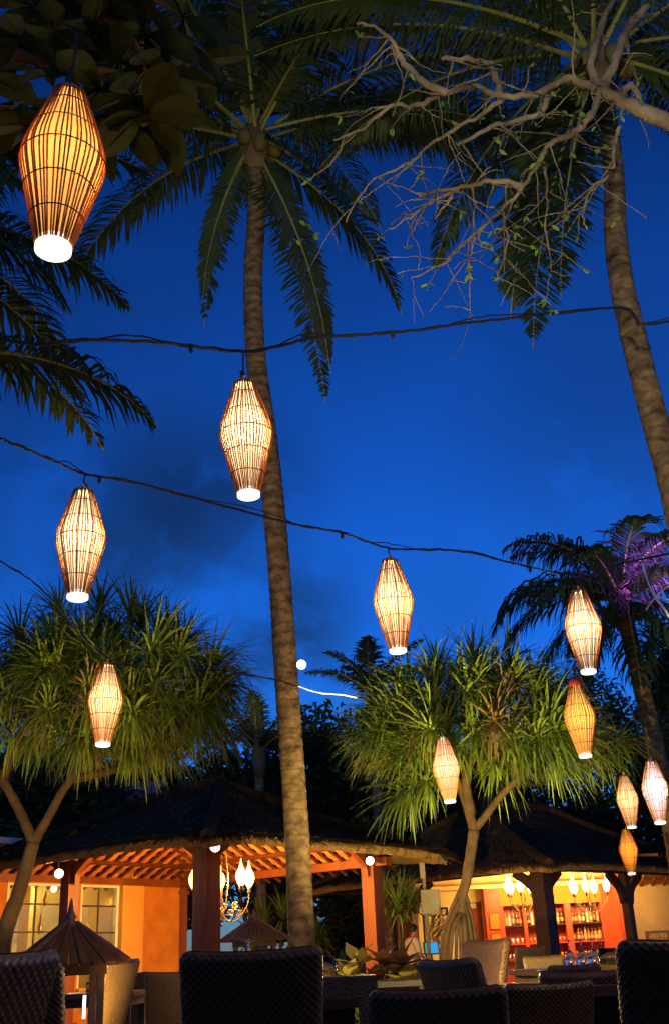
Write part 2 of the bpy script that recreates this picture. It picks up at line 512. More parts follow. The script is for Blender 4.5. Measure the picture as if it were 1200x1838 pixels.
soffit(pav, cor['R'] - PB * .1, PB, -PA, MW + .3, ZB + .215, PI_, 8)

# stuccoed wall with two gridded windows; wall local: s along PA from cor V, z up
wn = PB
def wall_sz(px, py):
    q = on_plane(px, py, colA + PB * (MW - .06), PB) - colA
    return q.dot(PA), q.z
def wbox(name, s0, s1, z0, z1, d0, d1, m, parent=pav):
    """d measured from the wall plane towards the dining floor (-PB)"""
    mb = MB(); rot = Matrix((PA, PB, V((0, 0, 1)))).transposed()
    c = PA * (s0 + s1) / 2 + PB * (MW - (d0 + d1) / 2) + V((0, 0, (z0 + z1) / 2))
    mb.box(c, (s1 - s0, abs(d1 - d0), z1 - z0), rot)
    return mb.build(name, m, parent)
sA = wall_sz(10, 1600)[0]; sB_ = wall_sz(118, 1600)[0]; sC = wall_sz(142, 1600)[0]; sD = wall_sz(212, 1600)[0]; sE = wall_sz(250, 1600)[0]
zw0, zw1 = 0.62, wall_sz(100, 1585)[1]
wbox('wall', -1.6, sA, 0, ZB, 0, .12, M_stucco)
wbox('wall', sA, sD, 0, zw0, 0.0, .12, M_stucco)
wbox('wall', sA, sD, zw1, ZB, 0.0, .12, M_stucco)
wbox('wall', sB_, sC, zw0, zw1, 0, .12, M_stucco)
wbox('pilaster', sD, sE, 0, ZB, 0, .20, M_cream)
wbox('wall', sE, K - .1, 0, ZB, -.02, .10, M_stucco)
wbox('skirting', sE, K - .1, 0, .5, .10, .14, M_cream)
def window(s0, s1, z0, z1, nx, zs):
    w_ = wbox('window', s0, s1, z0 - .001, z0 + .05, .121, .17, M_cream)     # sill carries the name of the window
    mbw = MB(); rot = Matrix((PA, PB, V((0, 0, 1)))).transposed()
    def bx(a0, a1, b0, b1, d0, d1):
        mbw.box(PA * (a0 + a1) / 2 + PB * (MW - (d0 + d1) / 2) + V((0, 0, (b0 + b1) / 2)), (a1 - a0, d1 - d0, b1 - b0), rot)
    bx(s0, s0 + .05, z0 + .05, z1, .02, .10); bx(s1 - .05, s1, z0 + .05, z1, .02, .10); bx(s0 + .05, s1 - .05, z1 - .05, z1, .02, .10)
    mbw.build('frame', M_white, w_)
    for z in zs:
        wbox('muntin', s0 + .05, s1 - .05, z - .012, z + .012, .045, .075, M_wood_blk, w_)
    for i in range(1, nx):
        s = lerp(s0, s1, i / nx)
        wbox('muntin', s - .01, s + .01, z0 + .05, z1 - .05, .046, .074, M_wood_blk, w_)
    wbox('pane', s0 + .05, s1 - .05, z0 + .05, z1 - .05, .052, .058, glass_mat('window_glass', (.92, .96, .9)), w_)
zm1, zm2 = wall_sz(80, 1623)[1], wall_sz(80, 1673)[1]
window(sA + .002, sB_ - .002, zw0 + .002, zw1 - .002, 2, (zm1, zm2))
window(sC + .002, sD - .002, zw0 + .002, zw1 - .002, 2, (zm1 - .02, zm2 - .02))
# the lit room behind the windows
wbox('room_wall', -1.6, 4.0, 0, 2.9, -3.0, -2.9, M_cream)
wbox('room_wall', 2.6, 2.7, 0, 2.9, -2.9, -.02, M_cream)
wbox('room_wall', -1.7, -1.6, 0, 2.9, -2.9, -.02, M_cream)
wbox('room_ceiling', -1.7, 4.0, 2.9, 3.0, -3.0, -.02, M_white)
M_weavewall = mat('woven_panel_mat', (0.55, 0.43, 0.16), 0.7, var=0.35, vscale=60, bump=0.5, bscale=120)
wbox('room_pillar', sA + .35, sA + .72, 0, 2.9, -.9, -.55, M_white)
wbox('woven_panel', sC + .3, sD + .1, 0.3, 2.6, -1.7, -1.6, M_weavewall)
M_screen = emis('tv_screen_mat', (0.12, 0.55, 0.75), 1.3)
M_dark = mat('black_plastic_mat', (0.02, 0.02, 0.022), 0.4, spec=0.4)
q0 = PA * (sA + .12) + PB * (MW + 1.6)
tv = thing('television', 'wall television with bright cyan picture seen through the pavilion window', 'television', colA + q0)
mb = MB(); rot = Matrix((PA, PB, V((0, 0, 1)))).transposed(); mb.box((0, 0, 1.45), (.72, .06, 1.0), rot); mb.build('casing', M_dark, tv)
mb = MB(); mb.box(PB * -.034 + V((0, 0, 1.45)), (.66, .006, .94), rot); mb.build('screen', M_screen, tv)
lamp('room_light', 'POINT', PA * .9 + PB * (MW + 1.2) + V((0, 0, 2.5)), 170, (1.0, .80, .38), pav, .15)
# gilt ornaments hanging in the window
M_brass = mat('brass_mat', (0.6, 0.42, 0.1), 0.3, metal=1.0)
for i, (px, py) in enumerate(((82, 1605), (73, 1655), (160, 1655))):
    p = on_plane(px, py, colA + PB * (MW + .25), PB)
    mb = MB()
    mb.lathe([(.004, .12), (.012, .10), (.02, .06), (.012, .02), (.03, -.02), (.045, -.09), (.03, -.15), (.05, -.17), (.01, -.19)], 10)
    mb.tube([(0, 0, .1), (0, 0, .45)], .004, 5)
    o = mb.build('hanging_ornament', M_brass, None, True, p)
    tag(o, ['gilt bell ornament hanging high in the wide pavilion window', 'gilt bell ornament hanging low in the wide pavilion window', 'gilt ornament hanging before the woven panel in the narrow window'][i], 'ornament')

# floodlights under the eave
for px, py, y, lab in ((386, 1520, colA.y - .35, 'white floodlight on the front corner post of the thatched pavilion'),
                       (106, 1568, colB.y - .35, 'white floodlight under the eave beside the forked tree trunk'),
                       (663, 1545, colR.y - .35, 'white floodlight on the red post near the thatch corner')):
    p = at_y(px, py, y)
    spot_fixture(lab, p, V(CAM - p).normalized() + V((.15, 0, -.05)), 160, (1.0, .62, .3), R(110))
p = on_plane(97, 1595, colA + PB * (MW + .5), PB)
mb = MB(); mb.lathe([(.005, -.06), (.04, -.04), (.055, 0), (.04, .04), (.02, .06), (.02, .1)], 12)
o = mb.build('window_lamp', M_spot, None, True, p); tag(o, 'small round white lamp glowing inside the wide pavilion window', 'lamp')

# wrought-iron lights with glass flames
M_iron = mat('wrought_iron_mat', (0.10, 0.065, 0.03), 0.4, spec=0.5, metal=0.6)
M_flame = shade_mat('flame_glass_mat', (1.0, 0.55, 0.16), 9.0)
def scroll(c, r0, turns, plane_x, plane_z, a0=0.0, n=22, flip=1):
    pts = []
    for i in range(n + 1):
        t = i / n; an_ = a0 + flip * turns * 2 * math.pi * t; r_ = r0 * (1 - .82 * t)
        pts.append(V(c) + plane_x * r_ * math.cos(an_) + plane_z * r_ * math.sin(an_))
    return pts
flame_prof = [(.012, -.02), (.03, 0), (.065, .06), (.085, .13), (.07, .20), (.035, .26), (.014, .33), (.004, .39)]
def flame(parent, p, s=1.0, mt=None):
    mb = MB(); mb.lathe([(r_ * s, z * s) for r_, z in flame_prof], 12)
    sh = mb.build('flame_shade', mt or M_flame, parent, True, p)
    mb = MB(); mb.lathe([(.008 * s, -.10 * s), (.03 * s, -.07 * s), (.022 * s, -.03 * s), (.034 * s, 0)], 10); mb.build('cup', M_iron, parent, True, p)
    return sh
def chandelier(label, c, arms, rad, drop, hang, energy, s=1.0, shade=None, col=(1, .62, .25)):
    t = thing('chandelier', label, 'chandelier', c)
    mb = MB(); mb.tube([(0, 0, hang), (0, 0, -.02), (0, 0, -drop)], [.008, .012, .022], 7)
    mb.lathe([(.004, -drop - .10), (.03, -drop - .06), (.05, -drop), (.03, -drop + .06), (.015, -drop + .12)], 10)
    mb.build('stem', M_iron, t, True)
    for an_ in arms:
        dx = V((math.cos(an_), math.sin(an_), 0)); up = V((0, 0, 1))
        mb = MB()
        tip = dx * rad + up * (-.10)
        pts = smoothpath([up * -drop, dx * rad * .45 + up * (-drop - .10), dx * rad * .9 + up * (-drop * .75), tip], 5)
        mb.tube(pts, .010 * s, 5)
        mb.tube(scroll(dx * rad * .55 + up * (-drop + .02), .085 * s, 1.4, dx, up, R(-90)), .006 * s, 4)
        mb.tube(scroll(dx * rad * .85 + up * (-drop + .04), .055 * s, 1.3, dx, up, R(200), flip=-1), .006 * s, 4)
        mb.build('arm', M_iron, t)
        flame(t, tip + up * .1, s, shade)
        lamp('bulb', 'POINT', tip + up * .22, energy, col, t, .08)
    return t
# hung from the pavilion rafters behind the front post: flames show to either side of it
pch = at_y(398, 1600, colA.y + 1.7)
ch = chandelier('wrought iron chandelier with amber glass flames and scrolls behind the pavilion front post', V((pch.x, pch.y, pch.z + .05)),
                (R(180), R(-40), R(15), R(100)),   .42,   .38, .75, 450, col=(1, .46, .10))
for ob in ch.children:
    pass
mb = MB()
mb.tube(smoothpath([(.0, -.02, .72), (-.10, -.03, .45), (-.11, -.03, .1), (-.03, -.03, -.3), (0, -.03, -.46)], 6), .009, 5)
mb.tube(smoothpath([(.02, -.02, .72), (.07, -.03, .45), (.10, -.03, .1), (.06, -.03, -.25), (0, -.03, -.46)], 6), .009, 5)
mb.tube(scroll((0.03, -.02, .72), .05, 1.2, V((1, 0, 0)), V((0, 0, 1))), .009, 5)
for q in ((.05, -.28), (.14, -.36), (.2, -.26), (.26, -.38)):
    mb.tube(scroll((q[0], -.03, q[1]), .05, 1.5, V((1, 0, 0)), V((0, 0, 1)), R(40)), .008, 5)
mb.build('scrollwork', mat('gilt_iron_mat', (.35, .22, .08), .35, metal=.8), ch)

# unseen veranda added behind the camera to keep sky light off the near chairs
rest = thing('shade_veranda', 'unseen veranda added behind the viewer to shade the near chairs', 'building', (0, -5, 0))
mb = MB(); mb.box((0, -.1, 1.6), (26, .2, 3.2)); mb.build('wall', M_stucco, rest)
mb = MB(); mb.add([(-13, 6.0, 2.9), (13, 6.0, 2.9), (13, -.2, 4.6), (-13, -.2, 4.6), (-13, 6.0, 3.0), (13, 6.0, 3.0), (13, -.2, 4.72), (-13, -.2, 4.72)], [(3, 2, 1, 0), (4, 5, 6, 7), (0, 1, 5, 4), (1, 2, 6, 5), (2, 3, 7, 6), (3, 0, 4, 7)])
mb.build('roof', M_thatch, rest)
for k in range(6):
    mb = MB(); mb.box((-12.5 + k * 5.0, 5.6, 1.48), (.22, .22, 2.96)); mb.build('column', M_wood, rest)
for k in range(4):
    mb = MB(); mb.box((-9 + k * 6, .03, 1.4), (1.6, .06, 2.0)); mb.build('window', M_dark, rest)
# unseen floodlight added for the lit branches, same make as the pavilion ones
spot_fixture('unseen floodlight on the terrace edge aimed up into the twisted branches', V((.6, 1.15, 2.8)), V((1.45, 5.5, 3.9)), 1350, (1.0, .88, .60), R(56))
# unseen spike uplights added behind the chairs, as the trunks look lit from below
def uplight(label, p, target, energy, col, cone):
    t = thing('garden_uplight', label, 'garden light', (p[0], p[1], 0))
    aim = (V(target) - V((p[0], p[1], .22))).normalized(); c = V((0, 0, .22))
    mb = MB(); mb.tube([(0, 0, 0), (0, 0, .16)], .012, 6); mb.build('spike', M_fix, t)
    mb = MB(); mb.tube([c - aim * .10, c - aim * .05, c + aim * .03], [.03, .05, .055], 12); mb.build('lamp_head', M_fix, t, True)
    lamp('bulb', 'SPOT', c + aim * .05, energy, col, t, .05, cone, aim, .8)
uplight('unseen spike light in front of the tall palm', (-.55, 5.3), (-.9, 12.2, 5.0), 540, (1.0, .56, .21), R(70))
uplight('unseen spike light in front of the stilt rooted tree', (.7, 9.6), (1.9, 15.2, 4.3), 3600, (1.0, .78, .32), R(75))
uplight('unseen spike light in front of the forked tree', (-1.9, 7.6), (-3.2, 11.8, 3.6), 800, (1.0, .68, .26), R(80))

uplight('spike light at the foot of the yellow leaved plant', (.05, 8.6), (.12, 9.9, .9), 150, (1.0, .72, .3), R(90))
# ================================================================ bar pavilion on the right
bn = R(45); BA = V((math.cos(bn), math.sin(bn), 0)); BB = V((-math.sin(bn), math.cos(bn), 0))
ec = at_z(985, 1556, 2.35)
ec = V((ec.x, ec.y, 0))
BOV = 0.75
colG = ec + (BA + BB) * BOV
YB = 26.8
bar = thing('bar_pavilion', 'dark thatched bar pavilion with glowing orange back wall and bottle shelves', 'pavilion', colG)
def bl(p): return V(p) - colG
BLA, BLB = 7.6, 6.9
thatch_roof(bar, bl(ec), BA, BB, BLA, BLB, 2.34, 0.13, 4.1, 2.6, 9)
M_red = mat('red_lacquer_mat', (0.50, 0.07, 0.02), 0.45, var=0.15, vscale=4, spec=0.4)
M_orange = mat('orange_paint_mat', (0.68, 0.17, 0.012), 0.7, var=0.08, vscale=3)
M_yel = mat('yellow_plaster_mat', (0.85, 0.66, 0.26), 0.8, var=0.06, vscale=2, bump=.1)
M_door = mat('red_brown_door_mat', (0.32, 0.07, 0.025), 0.5, var=0.2, vscale=4)
M_beige = mat('beige_wall_mat', (0.60, 0.42, 0.18), 0.85, var=0.12, vscale=2, bump=.2)
BZ = 2.36
tH = None
best = 1e9
for i in range(400):
    t_ = 1.0 + i * .012; q = colG + BA * t_
    e_ = abs(foot(1136, q.y) - q.x)
    if e_ < best: best, tH = e_, t_
tJ = None; best = 1e9
for i in range(500):
    t_ = 1.0 + i * .012; q = colG + BB * t_
    e_ = abs(foot(742, q.y) - q.x)
    if e_ < best: best, tJ = e_, t_
G0, H0, J0 = V((0, 0, 0)), BA * tH, BB * tJ
post(bar, G0, BZ, .30, M_wood_blk, BA); post(bar, H0, BZ, .17, M_wood_blk, BA); post(bar, J0, BZ, .2, M_wood, BA)
for p_, ds in ((G0, (BA, BB)), (H0, (BA, -BA)), (J0, (-BB,))):
    for d_ in ds: brace(bar, p_, d_, BZ, M_wood_blk, .5, .11)
beam(bar, G0 - BA * .3, BA * (BLA - 1.2), BZ + .07, .16, .14, M_wood_blk)
beam(bar, G0 - BB * .3, BB * (BLB - 1.2), BZ + .073, .155, .13, M_wood_blk)

def fb(name, px0, px1, z0, z1, y0, y1, m, parent=bar, yref=None):
    """box square to the back wall; columns px0..px1 taken at depth yref (default y0)"""
    yr = yref or y0
    x0, x1 = foot(px0, yr), foot(px1, yr)
    mb = MB(); mb.box(bl(((x0 + x1) / 2, (y0 + y1) / 2, (z0 + z1) / 2)), (abs(x1 - x0), abs(y1 - y0), z1 - z0))
    return mb.build(name, m, parent)
CZ = 2.72
fb('ceiling', 700, 1150, CZ, CZ + .06, 24.2, YB + .2, M_orange, yref=YB)
fb('back_wall', 722, 832, 0, CZ, YB, YB + .15, M_yel)
fb('back_wall', 868, 1250, 0, CZ, YB, YB + .15, M_yel)
fb('back_wall', 832, 868, 2.06, CZ, YB, YB + .15, M_yel)
d_ = fb('door', 832.5, 867.5, 0.02, 2.055, YB + .03, YB + .08, M_door)
fb('frame', 830, 833.5, 0, 2.09, YB - .03, YB + .02, M_wood, d_); fb('frame', 867, 870.5, 0, 2.09, YB - .03, YB + .02, M_wood, d_)
fb('door_panel', 838, 862, 1.15, 1.9, YB + .015, YB + .029, M_door, d_); fb('door_panel', 838, 862, .3, 1.0, YB + .015, YB + .029, M_door, d_)
fb('notice', 848, 861, 1.93, 2.04, YB + .005, YB + .028, M_white, d_)
fb('side_wall', 722, 728, 0, CZ, 24.6, YB - .002, M_white, yref=YB)
fb('cornice', 728, 1112, 2.33, 2.42, YB - .44, YB - .002, M_yel, yref=YB - .44)
fb('header', 903, 1090, 1.93, 2.33, YB - .40, YB - .002, M_orange, yref=YB - .40)
YF = YB - .40
fb('red_pillar', 877, 905, 0, 2.33, YF - .03, YB - .002, M_red)
for z0, z1 in ((1.42, 1.80), (1.06, 1.36)):
    fr = fb('picture_frame', 883, 902, z0, z1, YF - .05, YF - .031, M_wood)
    fb('picture_mat', 884.5, 900.5, z0 + .025, z1 - .025, YF - .056, YF - .051, M_orange, fr)
fb('red_pillar', 1090, 1112, 0, 2.33, YF - .03, YB - .002, M_red)
fb('yellow_strip', 1112.3, 1117, 0, 2.33, YF - .02, YB - .002, M_yel)
fb('red_pillar', 1117.3, 1131, 0, 2.5, YF - .5, YB - .003, M_red)
# cabinet: back panel, uprights, shelves
fb('cabinet_back', 905, 1090, 0.1, 1.93, YB - .06, YB - .003, M_red)
for a_, b_ in ((905.3, 910), (945, 951), (992, 998), (1021, 1032), (1086, 1089.8)):
    fb('upright', a_, b_, .1, 1.928, YF, YB - .061, M_red)
NICH = ((910, 945), (951, 992), (998, 1021), (1032, 1086))
SH = (1.50, 1.11, 0.78)
for a_, b_ in NICH:
    for z in SH:
        fb('shelf', a_ + .1, b_ - .1, z - .03, z, YF + .02, YB - .062, M_wood_blk if z > 1.2 else M_red)
fb('counter_base', 903, 1092, 0, .72, YF - .35, YF - .001, M_red)
fb('counter_top', 900, 1095, .72, .76, YF - .40, YF - .001, M_wood)
fb('beige_wall', 1140, 1260, 0, 2.5, 26.0, 26.2, M_beige)
soffit(bar, bl(V((foot(1142, 25.0), 25.6, 0))), V((1, 0, 0)), V((0, -1, 0)), 3.2, BZ + .02, R(20), 6, .26)

# bottles and glasses
M_bt = [glass_mat('clear_glass', (.95, .97, .95)), mat('green_bottle', (.02, .16, .05), .12, spec=.6), mat('amber_bottle', (.25, .08, .012), .12, spec=.6),
        mat('dark_bottle', (.03, .02, .015), .12, spec=.6), mat('whisky_bottle', (.45, .2, .03), .12, spec=.6), mat('pale_bottle', (.75, .75, .68), .15, spec=.6)]
M_lab = mat('bottle_label_mat', (.5, .42, .25), .7, var=.5, vscale=3, rnd=.5); M_cap = mat('bottle_cap_mat', (.5, .35, .1), .3, metal=.8)
PROF = [[(.036, 0), (.038, .01), (.038, .17), (.030, .21), (.013, .25), (.012, .30)], [(.030, 0), (.032, .01), (.033, .20), (.026, .24), (.014, .27), (.012, .33)],
        [(.042, 0), (.045, .01), (.045, .14), (.036, .18), (.013, .20), (.012, .25)], [(.033, 0), (.035, .01), (.035, .16), (.018, .24), (.013, .28)]]
bot_me = {}
def bottle_mesh(pi, mi):
    if (pi, mi) in bot_me: return bot_me[(pi, mi)]
    mb = MB(); p = PROF[pi]; mb.lathe(p, 10)
    mb.cur = 1; r_ = p[2][0] + .0012; mb.lathe([(r_, .05), (r_, p[2][1] * .8)], 10, close=False)
    mb.cur = 2; mb.lathe([(p[-1][0] + .003, p[-1][1] - .035), (p[-1][0] + .003, p[-1][1] + .005)], 8)
    bot_me[(pi, mi)] = mb.mesh('bottle', [M_bt[mi], M_lab, M_cap], True); return bot_me[(pi, mi)]
NAMES = ['clear', 'green', 'amber', 'dark', 'golden', 'pale']
rb = random.Random(5)
side = ['niche beside the framed panels', 'niche behind the dark corner post', 'narrow niche between post and wide niche', 'wide bar niche']
yb_ = YB - .22
for ni, (a_, b_) in enumerate(NICH):
    x0, x1 = foot(a_ + 1, YF), foot(b_ - 1, YF)
    for si, z in enumerate(SH):
        isb = si == 0 or (si == 1 and ni == 3)
        if isb:
            n = max(3, int((x1 - x0) / .083))
            for i in range(n):
                x = lerp(x0 + .045, x1 - .045, i / (n - 1)); pi, mi = rb.randrange(4), rb.choice([1, 2, 2, 3, 4, 4, 5, 5, 0])
                o = put('bottle', bottle_mesh(pi, mi), None, (x, yb_ + rb.uniform(-.08, .03), z + .001), (0, 0, rb.uniform(0, 6)), rb.uniform(.92, 1.08))
                tag(o, f"{NAMES[mi]} {['straight', 'slender', 'squat', 'sloping'][pi]} bottle on {'top' if si == 0 else 'lower'} shelf of {side[ni]}", 'bottle', f"bottles in {side[ni]}")
        else:
            n = max(3, int((x1 - x0) / .085))
            kind = 'pale' if (ni == 0) else 'amber lit'
            for i in range(n):
                x = lerp(x0 + .045, x1 - .045, i / (n - 1))
                key = ('tumbler', ni == 0)
                if key not in bot_me:
                    mb = MB(); mb.lathe([(.026, 0), (.034, .11), (.032, .11), (.024, .008)], 10); bot_me[key] = mb.mesh('tumbler', M_bt[5] if ni == 0 else M_bt[4], True)
                o = put('tumbler', bot_me[key], None, (x, yb_ - .06 + rb.uniform(-.02, .02), z + .001))
                tag(o, f"{'pale' if ni == 0 else 'amber'} drinking glass lined up on {'middle' if si == 1 else 'bottom'} shelf in {side[ni]}", 'glass', f"glasses in {side[ni]}")
# chandeliers in the bar
M_bflame = shade_mat('bar_shade_mat', (1.0, 0.80, 0.45), 12.0)
for px, py, lab in ((940, 1602, 'iron bar chandelier with bright glass shades on the door side of the corner post'),
                    (1056, 1602, 'bar chandelier of iron scrolls and bright glass shades above the wide bottle niche')):
    p = at_y(px, py, 25.3)
    chandelier(lab, p, [R(200), R(250), R(340), R(60), R(130)], .40, .30, CZ - p.z, 85, .95, M_bflame, (1, .60, .20))

# things by the bar entrance -------------------------------------------------
M_box = mat('grey_box_mat', (.32, .28, .16), .6, var=.1, vscale=5)
pb = at_y(772, 1619, 18.6)
eb = thing('electrical_box', 'grey electrical cabinet with small green triangle sign on a thin pole', 'electrical box', (pb.x, pb.y, 0))
mb = MB(); mb.box((0, 0, pb.z), (.31, .14, .38)); mb.build('cabinet', M_box, eb)
mb = MB(); mb.box((.0, -.074, pb.z), (.27, .008, .34)); mb.build('cabinet_door', M_box, eb)
mb = MB(); mb.add([(.03, -.083, pb.z - .05), (.09, -.083, pb.z - .05), (.06, -.083, pb.z + .0)], [(0, 1, 2)]); mb.build('warning_sign', emis('sign_glow', (.1, .8, .5), .5), eb)
mb = MB(); mb.tube([(-.08, .09, 0), (-.08, .09, pb.z + .75)], .03, 8); mb.build('pole', M_box, eb)
mb = MB(); mb.box((-.10, .02, pb.z + .50), (.085, .08, .26)); mb.build('junction_box', M_box, eb)
# gilded lattice screen
pl = at_y(782, 1668, 22.5)
lt = thing('lattice_screen', 'gilded openwork screen of leaf rings by the bar entrance', 'screen', (pl.x, pl.y, 0))
rb = random.Random(2)
mb = MB()
for i in range(70):
    cx, cz = rb.uniform(-.2, .2), rb.uniform(-.32, .32) + pl.z
    r_ = rb.uniform(.035, .06); an_ = rb.uniform(0, 6)
    mb.tube([V((cx + r_ * math.cos(t), rb.uniform(-.012, .012), cz + r_ * 1.35 * math.sin(t + an_ * .2))) for t in [k * 2 * math.pi / 9 for k in range(10)]], .010, 4, False)
mb.build('lattice', M_brass, lt)
mb = MB()
for x in (-.24, .24): mb.box((x, 0, (pl.z + .4) / 2), (.035, .04, pl.z + .4))
mb.box((0, 0, pl.z + .38), (.445, .036, .035)); mb.box((0, 0, pl.z - .38), (.445, .036, .035)); mb.build('frame', M_wood_blk, lt)
# till: screen on a desk
pt = at_y(773, 1702, 19.6)
ds = thing('service_desk', 'dark service desk beside the waiter carrying a till screen', 'desk', (pt.x + .1, pt.y, 0))
zt = pt.z - .22
mb = MB(); mb.box((0, 0, zt - .02), (.75, .5, .04)); mb.build('desk_top', M_wood_blk, ds)
mb = MB(); mb.box((0, .02, (zt - .04) / 2), (.68, .42, zt - .04)); mb.build('cupboard', M_wood_blk, ds)
mb = MB(); mb.box((0, -.196, (zt - .04) / 2), (.6, .012, zt - .16)); mb.build('cupboard_door', M_door, ds)
ti = thing('till_screen', 'small tilted till screen showing blue and green picture on the service desk', 'monitor', (pt.x, pt.y, zt), R(12))
rot = Euler((R(-12), 0, 0)).to_matrix()
mb = MB(); mb.box((0, 0, .22), (.27, .03, .20), rot); mb.build('casing', M_dark, ti)
mb = MB(); mb.box(V((0, 0, .22)) + rot @ V((-.06, -.017, 0)), (.10, .004, .17), rot); mb.build('screen_panel', emis('screen_teal', (.05, .45, .35), .8), ti)
mb = MB(); mb.box(V((0, 0, .22)) + rot @ V((.055, -.017, 0)), (.125, .004, .17), rot); mb.build('screen_panel', emis('screen_blue', (.05, .35, .8), 1.0), ti)
mb = MB(); mb.tube([(0, 0, 0), (0, .02, .13)], .02, 7); mb.box((0, 0, .008), (.16, .14, .016)); mb.build('stand', M_dark, ti)
# garden walls far behind
def gwall(px0, px1, y, z, m, lab):
    x0, x1 = foot(px0, y), foot(px1, y)
    t = thing('garden_wall', lab, 'wall', ((x0 + x1) / 2, y, 0))
    mb = MB(); mb.box((0, 0, z / 2), (x1 - x0, .2, z)); mb.build('wall_face', m, t)
    mb = MB(); mb.box((0, 0, z + .03), (x1 - x0 + .06, .28, .06)); mb.build('coping', m, t)
gwall(560, 662, 29.5, 1.75, mat('teal_wall_mat', (.18, .42, .36), .8, var=.2, vscale=2), 'low teal garden wall beyond the open pavilion')
gwall(664, 742, 24.6, 1.75, mat('brown_wall_mat', (.26, .15, .07), .85, var=.2, vscale=2, bump=.3), 'plain brown garden wall behind the waiter')
# carved orange chair at the far right of the bar
pcx = at_y(1186, 1690, 22.5)
kc = thing('carved_chair', 'orange wooden chair with pierced carved back in front of the beige bar wall', 'chair', (pcx.x, pcx.y, 0))
M_ow = mat('honey_wood_mat', (.55, .28, .06), .5, var=.2, vscale=4)
zt = pcx.z + .20
for s in (-1, 1):
    mb = MB(); mb.box((s * .22, .18, zt / 2), (.07, .06, zt)); mb.build('back_post', M_ow, kc)
    mb = MB(); mb.box((s * .22, -.2, .22), (.05, .05, .44)); mb.build('leg', M_ow, kc)
mb = MB(); mb.box((0, -.02, .455), (.5, .48, .04)); mb.build('seat', M_ow, kc)
mb = MB(); mb.box((0, .18, zt - .02), (.37, .05, .05)); mb.box((0, .18, zt - .30), (.37, .05, .05)); mb.build('back_rail', M_ow, kc)
mb = MB()
for i in range(5):
    for j in range(3):
        mb.tube([V((-.15 + i * .075 + .035 * math.cos(t), .18, zt - .25 + j * .075 + .035 * math.sin(t))) for t in [k * math.pi / 4 for k in range(9)]], .010, 4, False)
mb.build('fretwork', M_ow, kc)
# ================================================================ waiter
def skin(name, pts, edges, m, parent, root=0, sub=2):
    """pts: name -> (pos, rx, ry)"""
    ks = list(pts); ix = {k: i for i, k in enumerate(ks)}
    me = bpy.data.meshes.new(name)
    me.from_pydata([pts[k][0] for k in ks], [(ix[a], ix[b]) for a, b in edges], [])
    o = put(name, me, parent)
    me.materials.append(m)
    md = o.modifiers.new('skin', 'SKIN'); md.use_smooth_shade = True
    if not me.skin_vertices: 
        bpy.context.view_layer.objects.active = o
    for i, k in enumerate(ks):
        sv = me.skin_vertices[0].data[i]; sv.radius = (pts[k][1], pts[k][2]); sv.use_root = (i == root); sv.use_loose = False
    ss = o.modifiers.new('sub', 'SUBSURF'); ss.levels = sub; ss.render_levels = sub
    return o
pp = at_y(737, 1662, 20.3)
M_skin = mat('skin_mat', (.30, .15, .08), .6); M_shirt = mat('grey_shirt_mat', (.42, .38, .32), .85, var=.1, vscale=6); M_hair = mat('black_hair_mat', (.01, .008, .007), .6)
M_trous = mat('dark_trousers_mat', (.03, .03, .035), .85)
hs = (pp.z) / 1.70
wt = thing('person', 'person in a loose grey shirt with short dark hair standing at the service desk', 'person', (pp.x - .02, pp.y, 0), R(-62))
wt.scale = (hs, hs, hs)
# local: faces +y
B = {'pel': ((0, 0, .93), .13, .10), 'wai': ((0, .01, 1.08), .12, .095), 'che': ((0, .03, 1.27), .155, .11), 'nb': ((0, .04, 1.42), .09, .07), 'neck': ((0, .06, 1.48), .052, .055),
     'jaw': ((0, .10, 1.545), .062, .075), 'head': ((0, .10, 1.62), .072, .092), 'crown': ((0, .09, 1.68), .05, .062)}
for s, n in ((-1, 'l'), (1, 'r')):
    B['sh' + n] = ((s * .18, .03, 1.39), .062, .06); B['el' + n] = ((s * .24, .06, 1.12), .043, .043); B['wr' + n] = ((s * .19, .28, 1.02), .028, .028)
    B['hd' + n] = ((s * .17, .35, 1.0), .035, .02); B['fi' + n] = ((s * .16, .41, .985), .03, .013)
    B['hp' + n] = ((s * .09, 0, .88), .09, .09); B['kn' + n] = ((s * .10, .02, .48), .058, .06); B['an' + n] = ((s * .10, -.01, .09), .04, .045); B['to' + n] = ((s * .11, .16, .04), .04, .03)
ED = [('pel', 'wai'), ('wai', 'che'), ('che', 'nb'), ('nb', 'neck'), ('neck', 'jaw'), ('jaw', 'head'), ('head', 'crown')]
for n in 'lr':
    ED += [('nb', 'sh' + n), ('sh' + n, 'el' + n), ('el' + n, 'wr' + n), ('wr' + n, 'hd' + n), ('hd' + n, 'fi' + n), ('pel', 'hp' + n), ('hp' + n, 'kn' + n), ('kn' + n, 'an' + n), ('an' + n, 'to' + n)]
body = skin('body', B, ED, M_skin, wt)
def sub_(keys, k, mv=None):
    return {q: (B[q][0], B[q][1] * k + .012, B[q][2] * k + .012) for q in keys}
S = sub_(['pel', 'wai', 'che', 'nb', 'shl', 'shr', 'ell', 'elr'], 1.08)
S['pel'] = ((0, 0, .90), .165, .135)
skin('shirt', S, [('pel', 'wai'), ('wai', 'che'), ('che', 'nb'), ('nb', 'shl'), ('nb', 'shr'), ('shl', 'ell'), ('shr', 'elr')], M_shirt, wt)
T = sub_(['pel', 'hpl', 'hpr', 'knl', 'knr', 'anl', 'anr'], 1.06)
skin('trousers', T, [('pel', 'hpl'), ('pel', 'hpr'), ('hpl', 'knl'), ('hpr', 'knr'), ('knl', 'anl'), ('knr', 'anr')], M_trous, wt)
mb = MB()
vs = []; n1, n2 = 10, 16
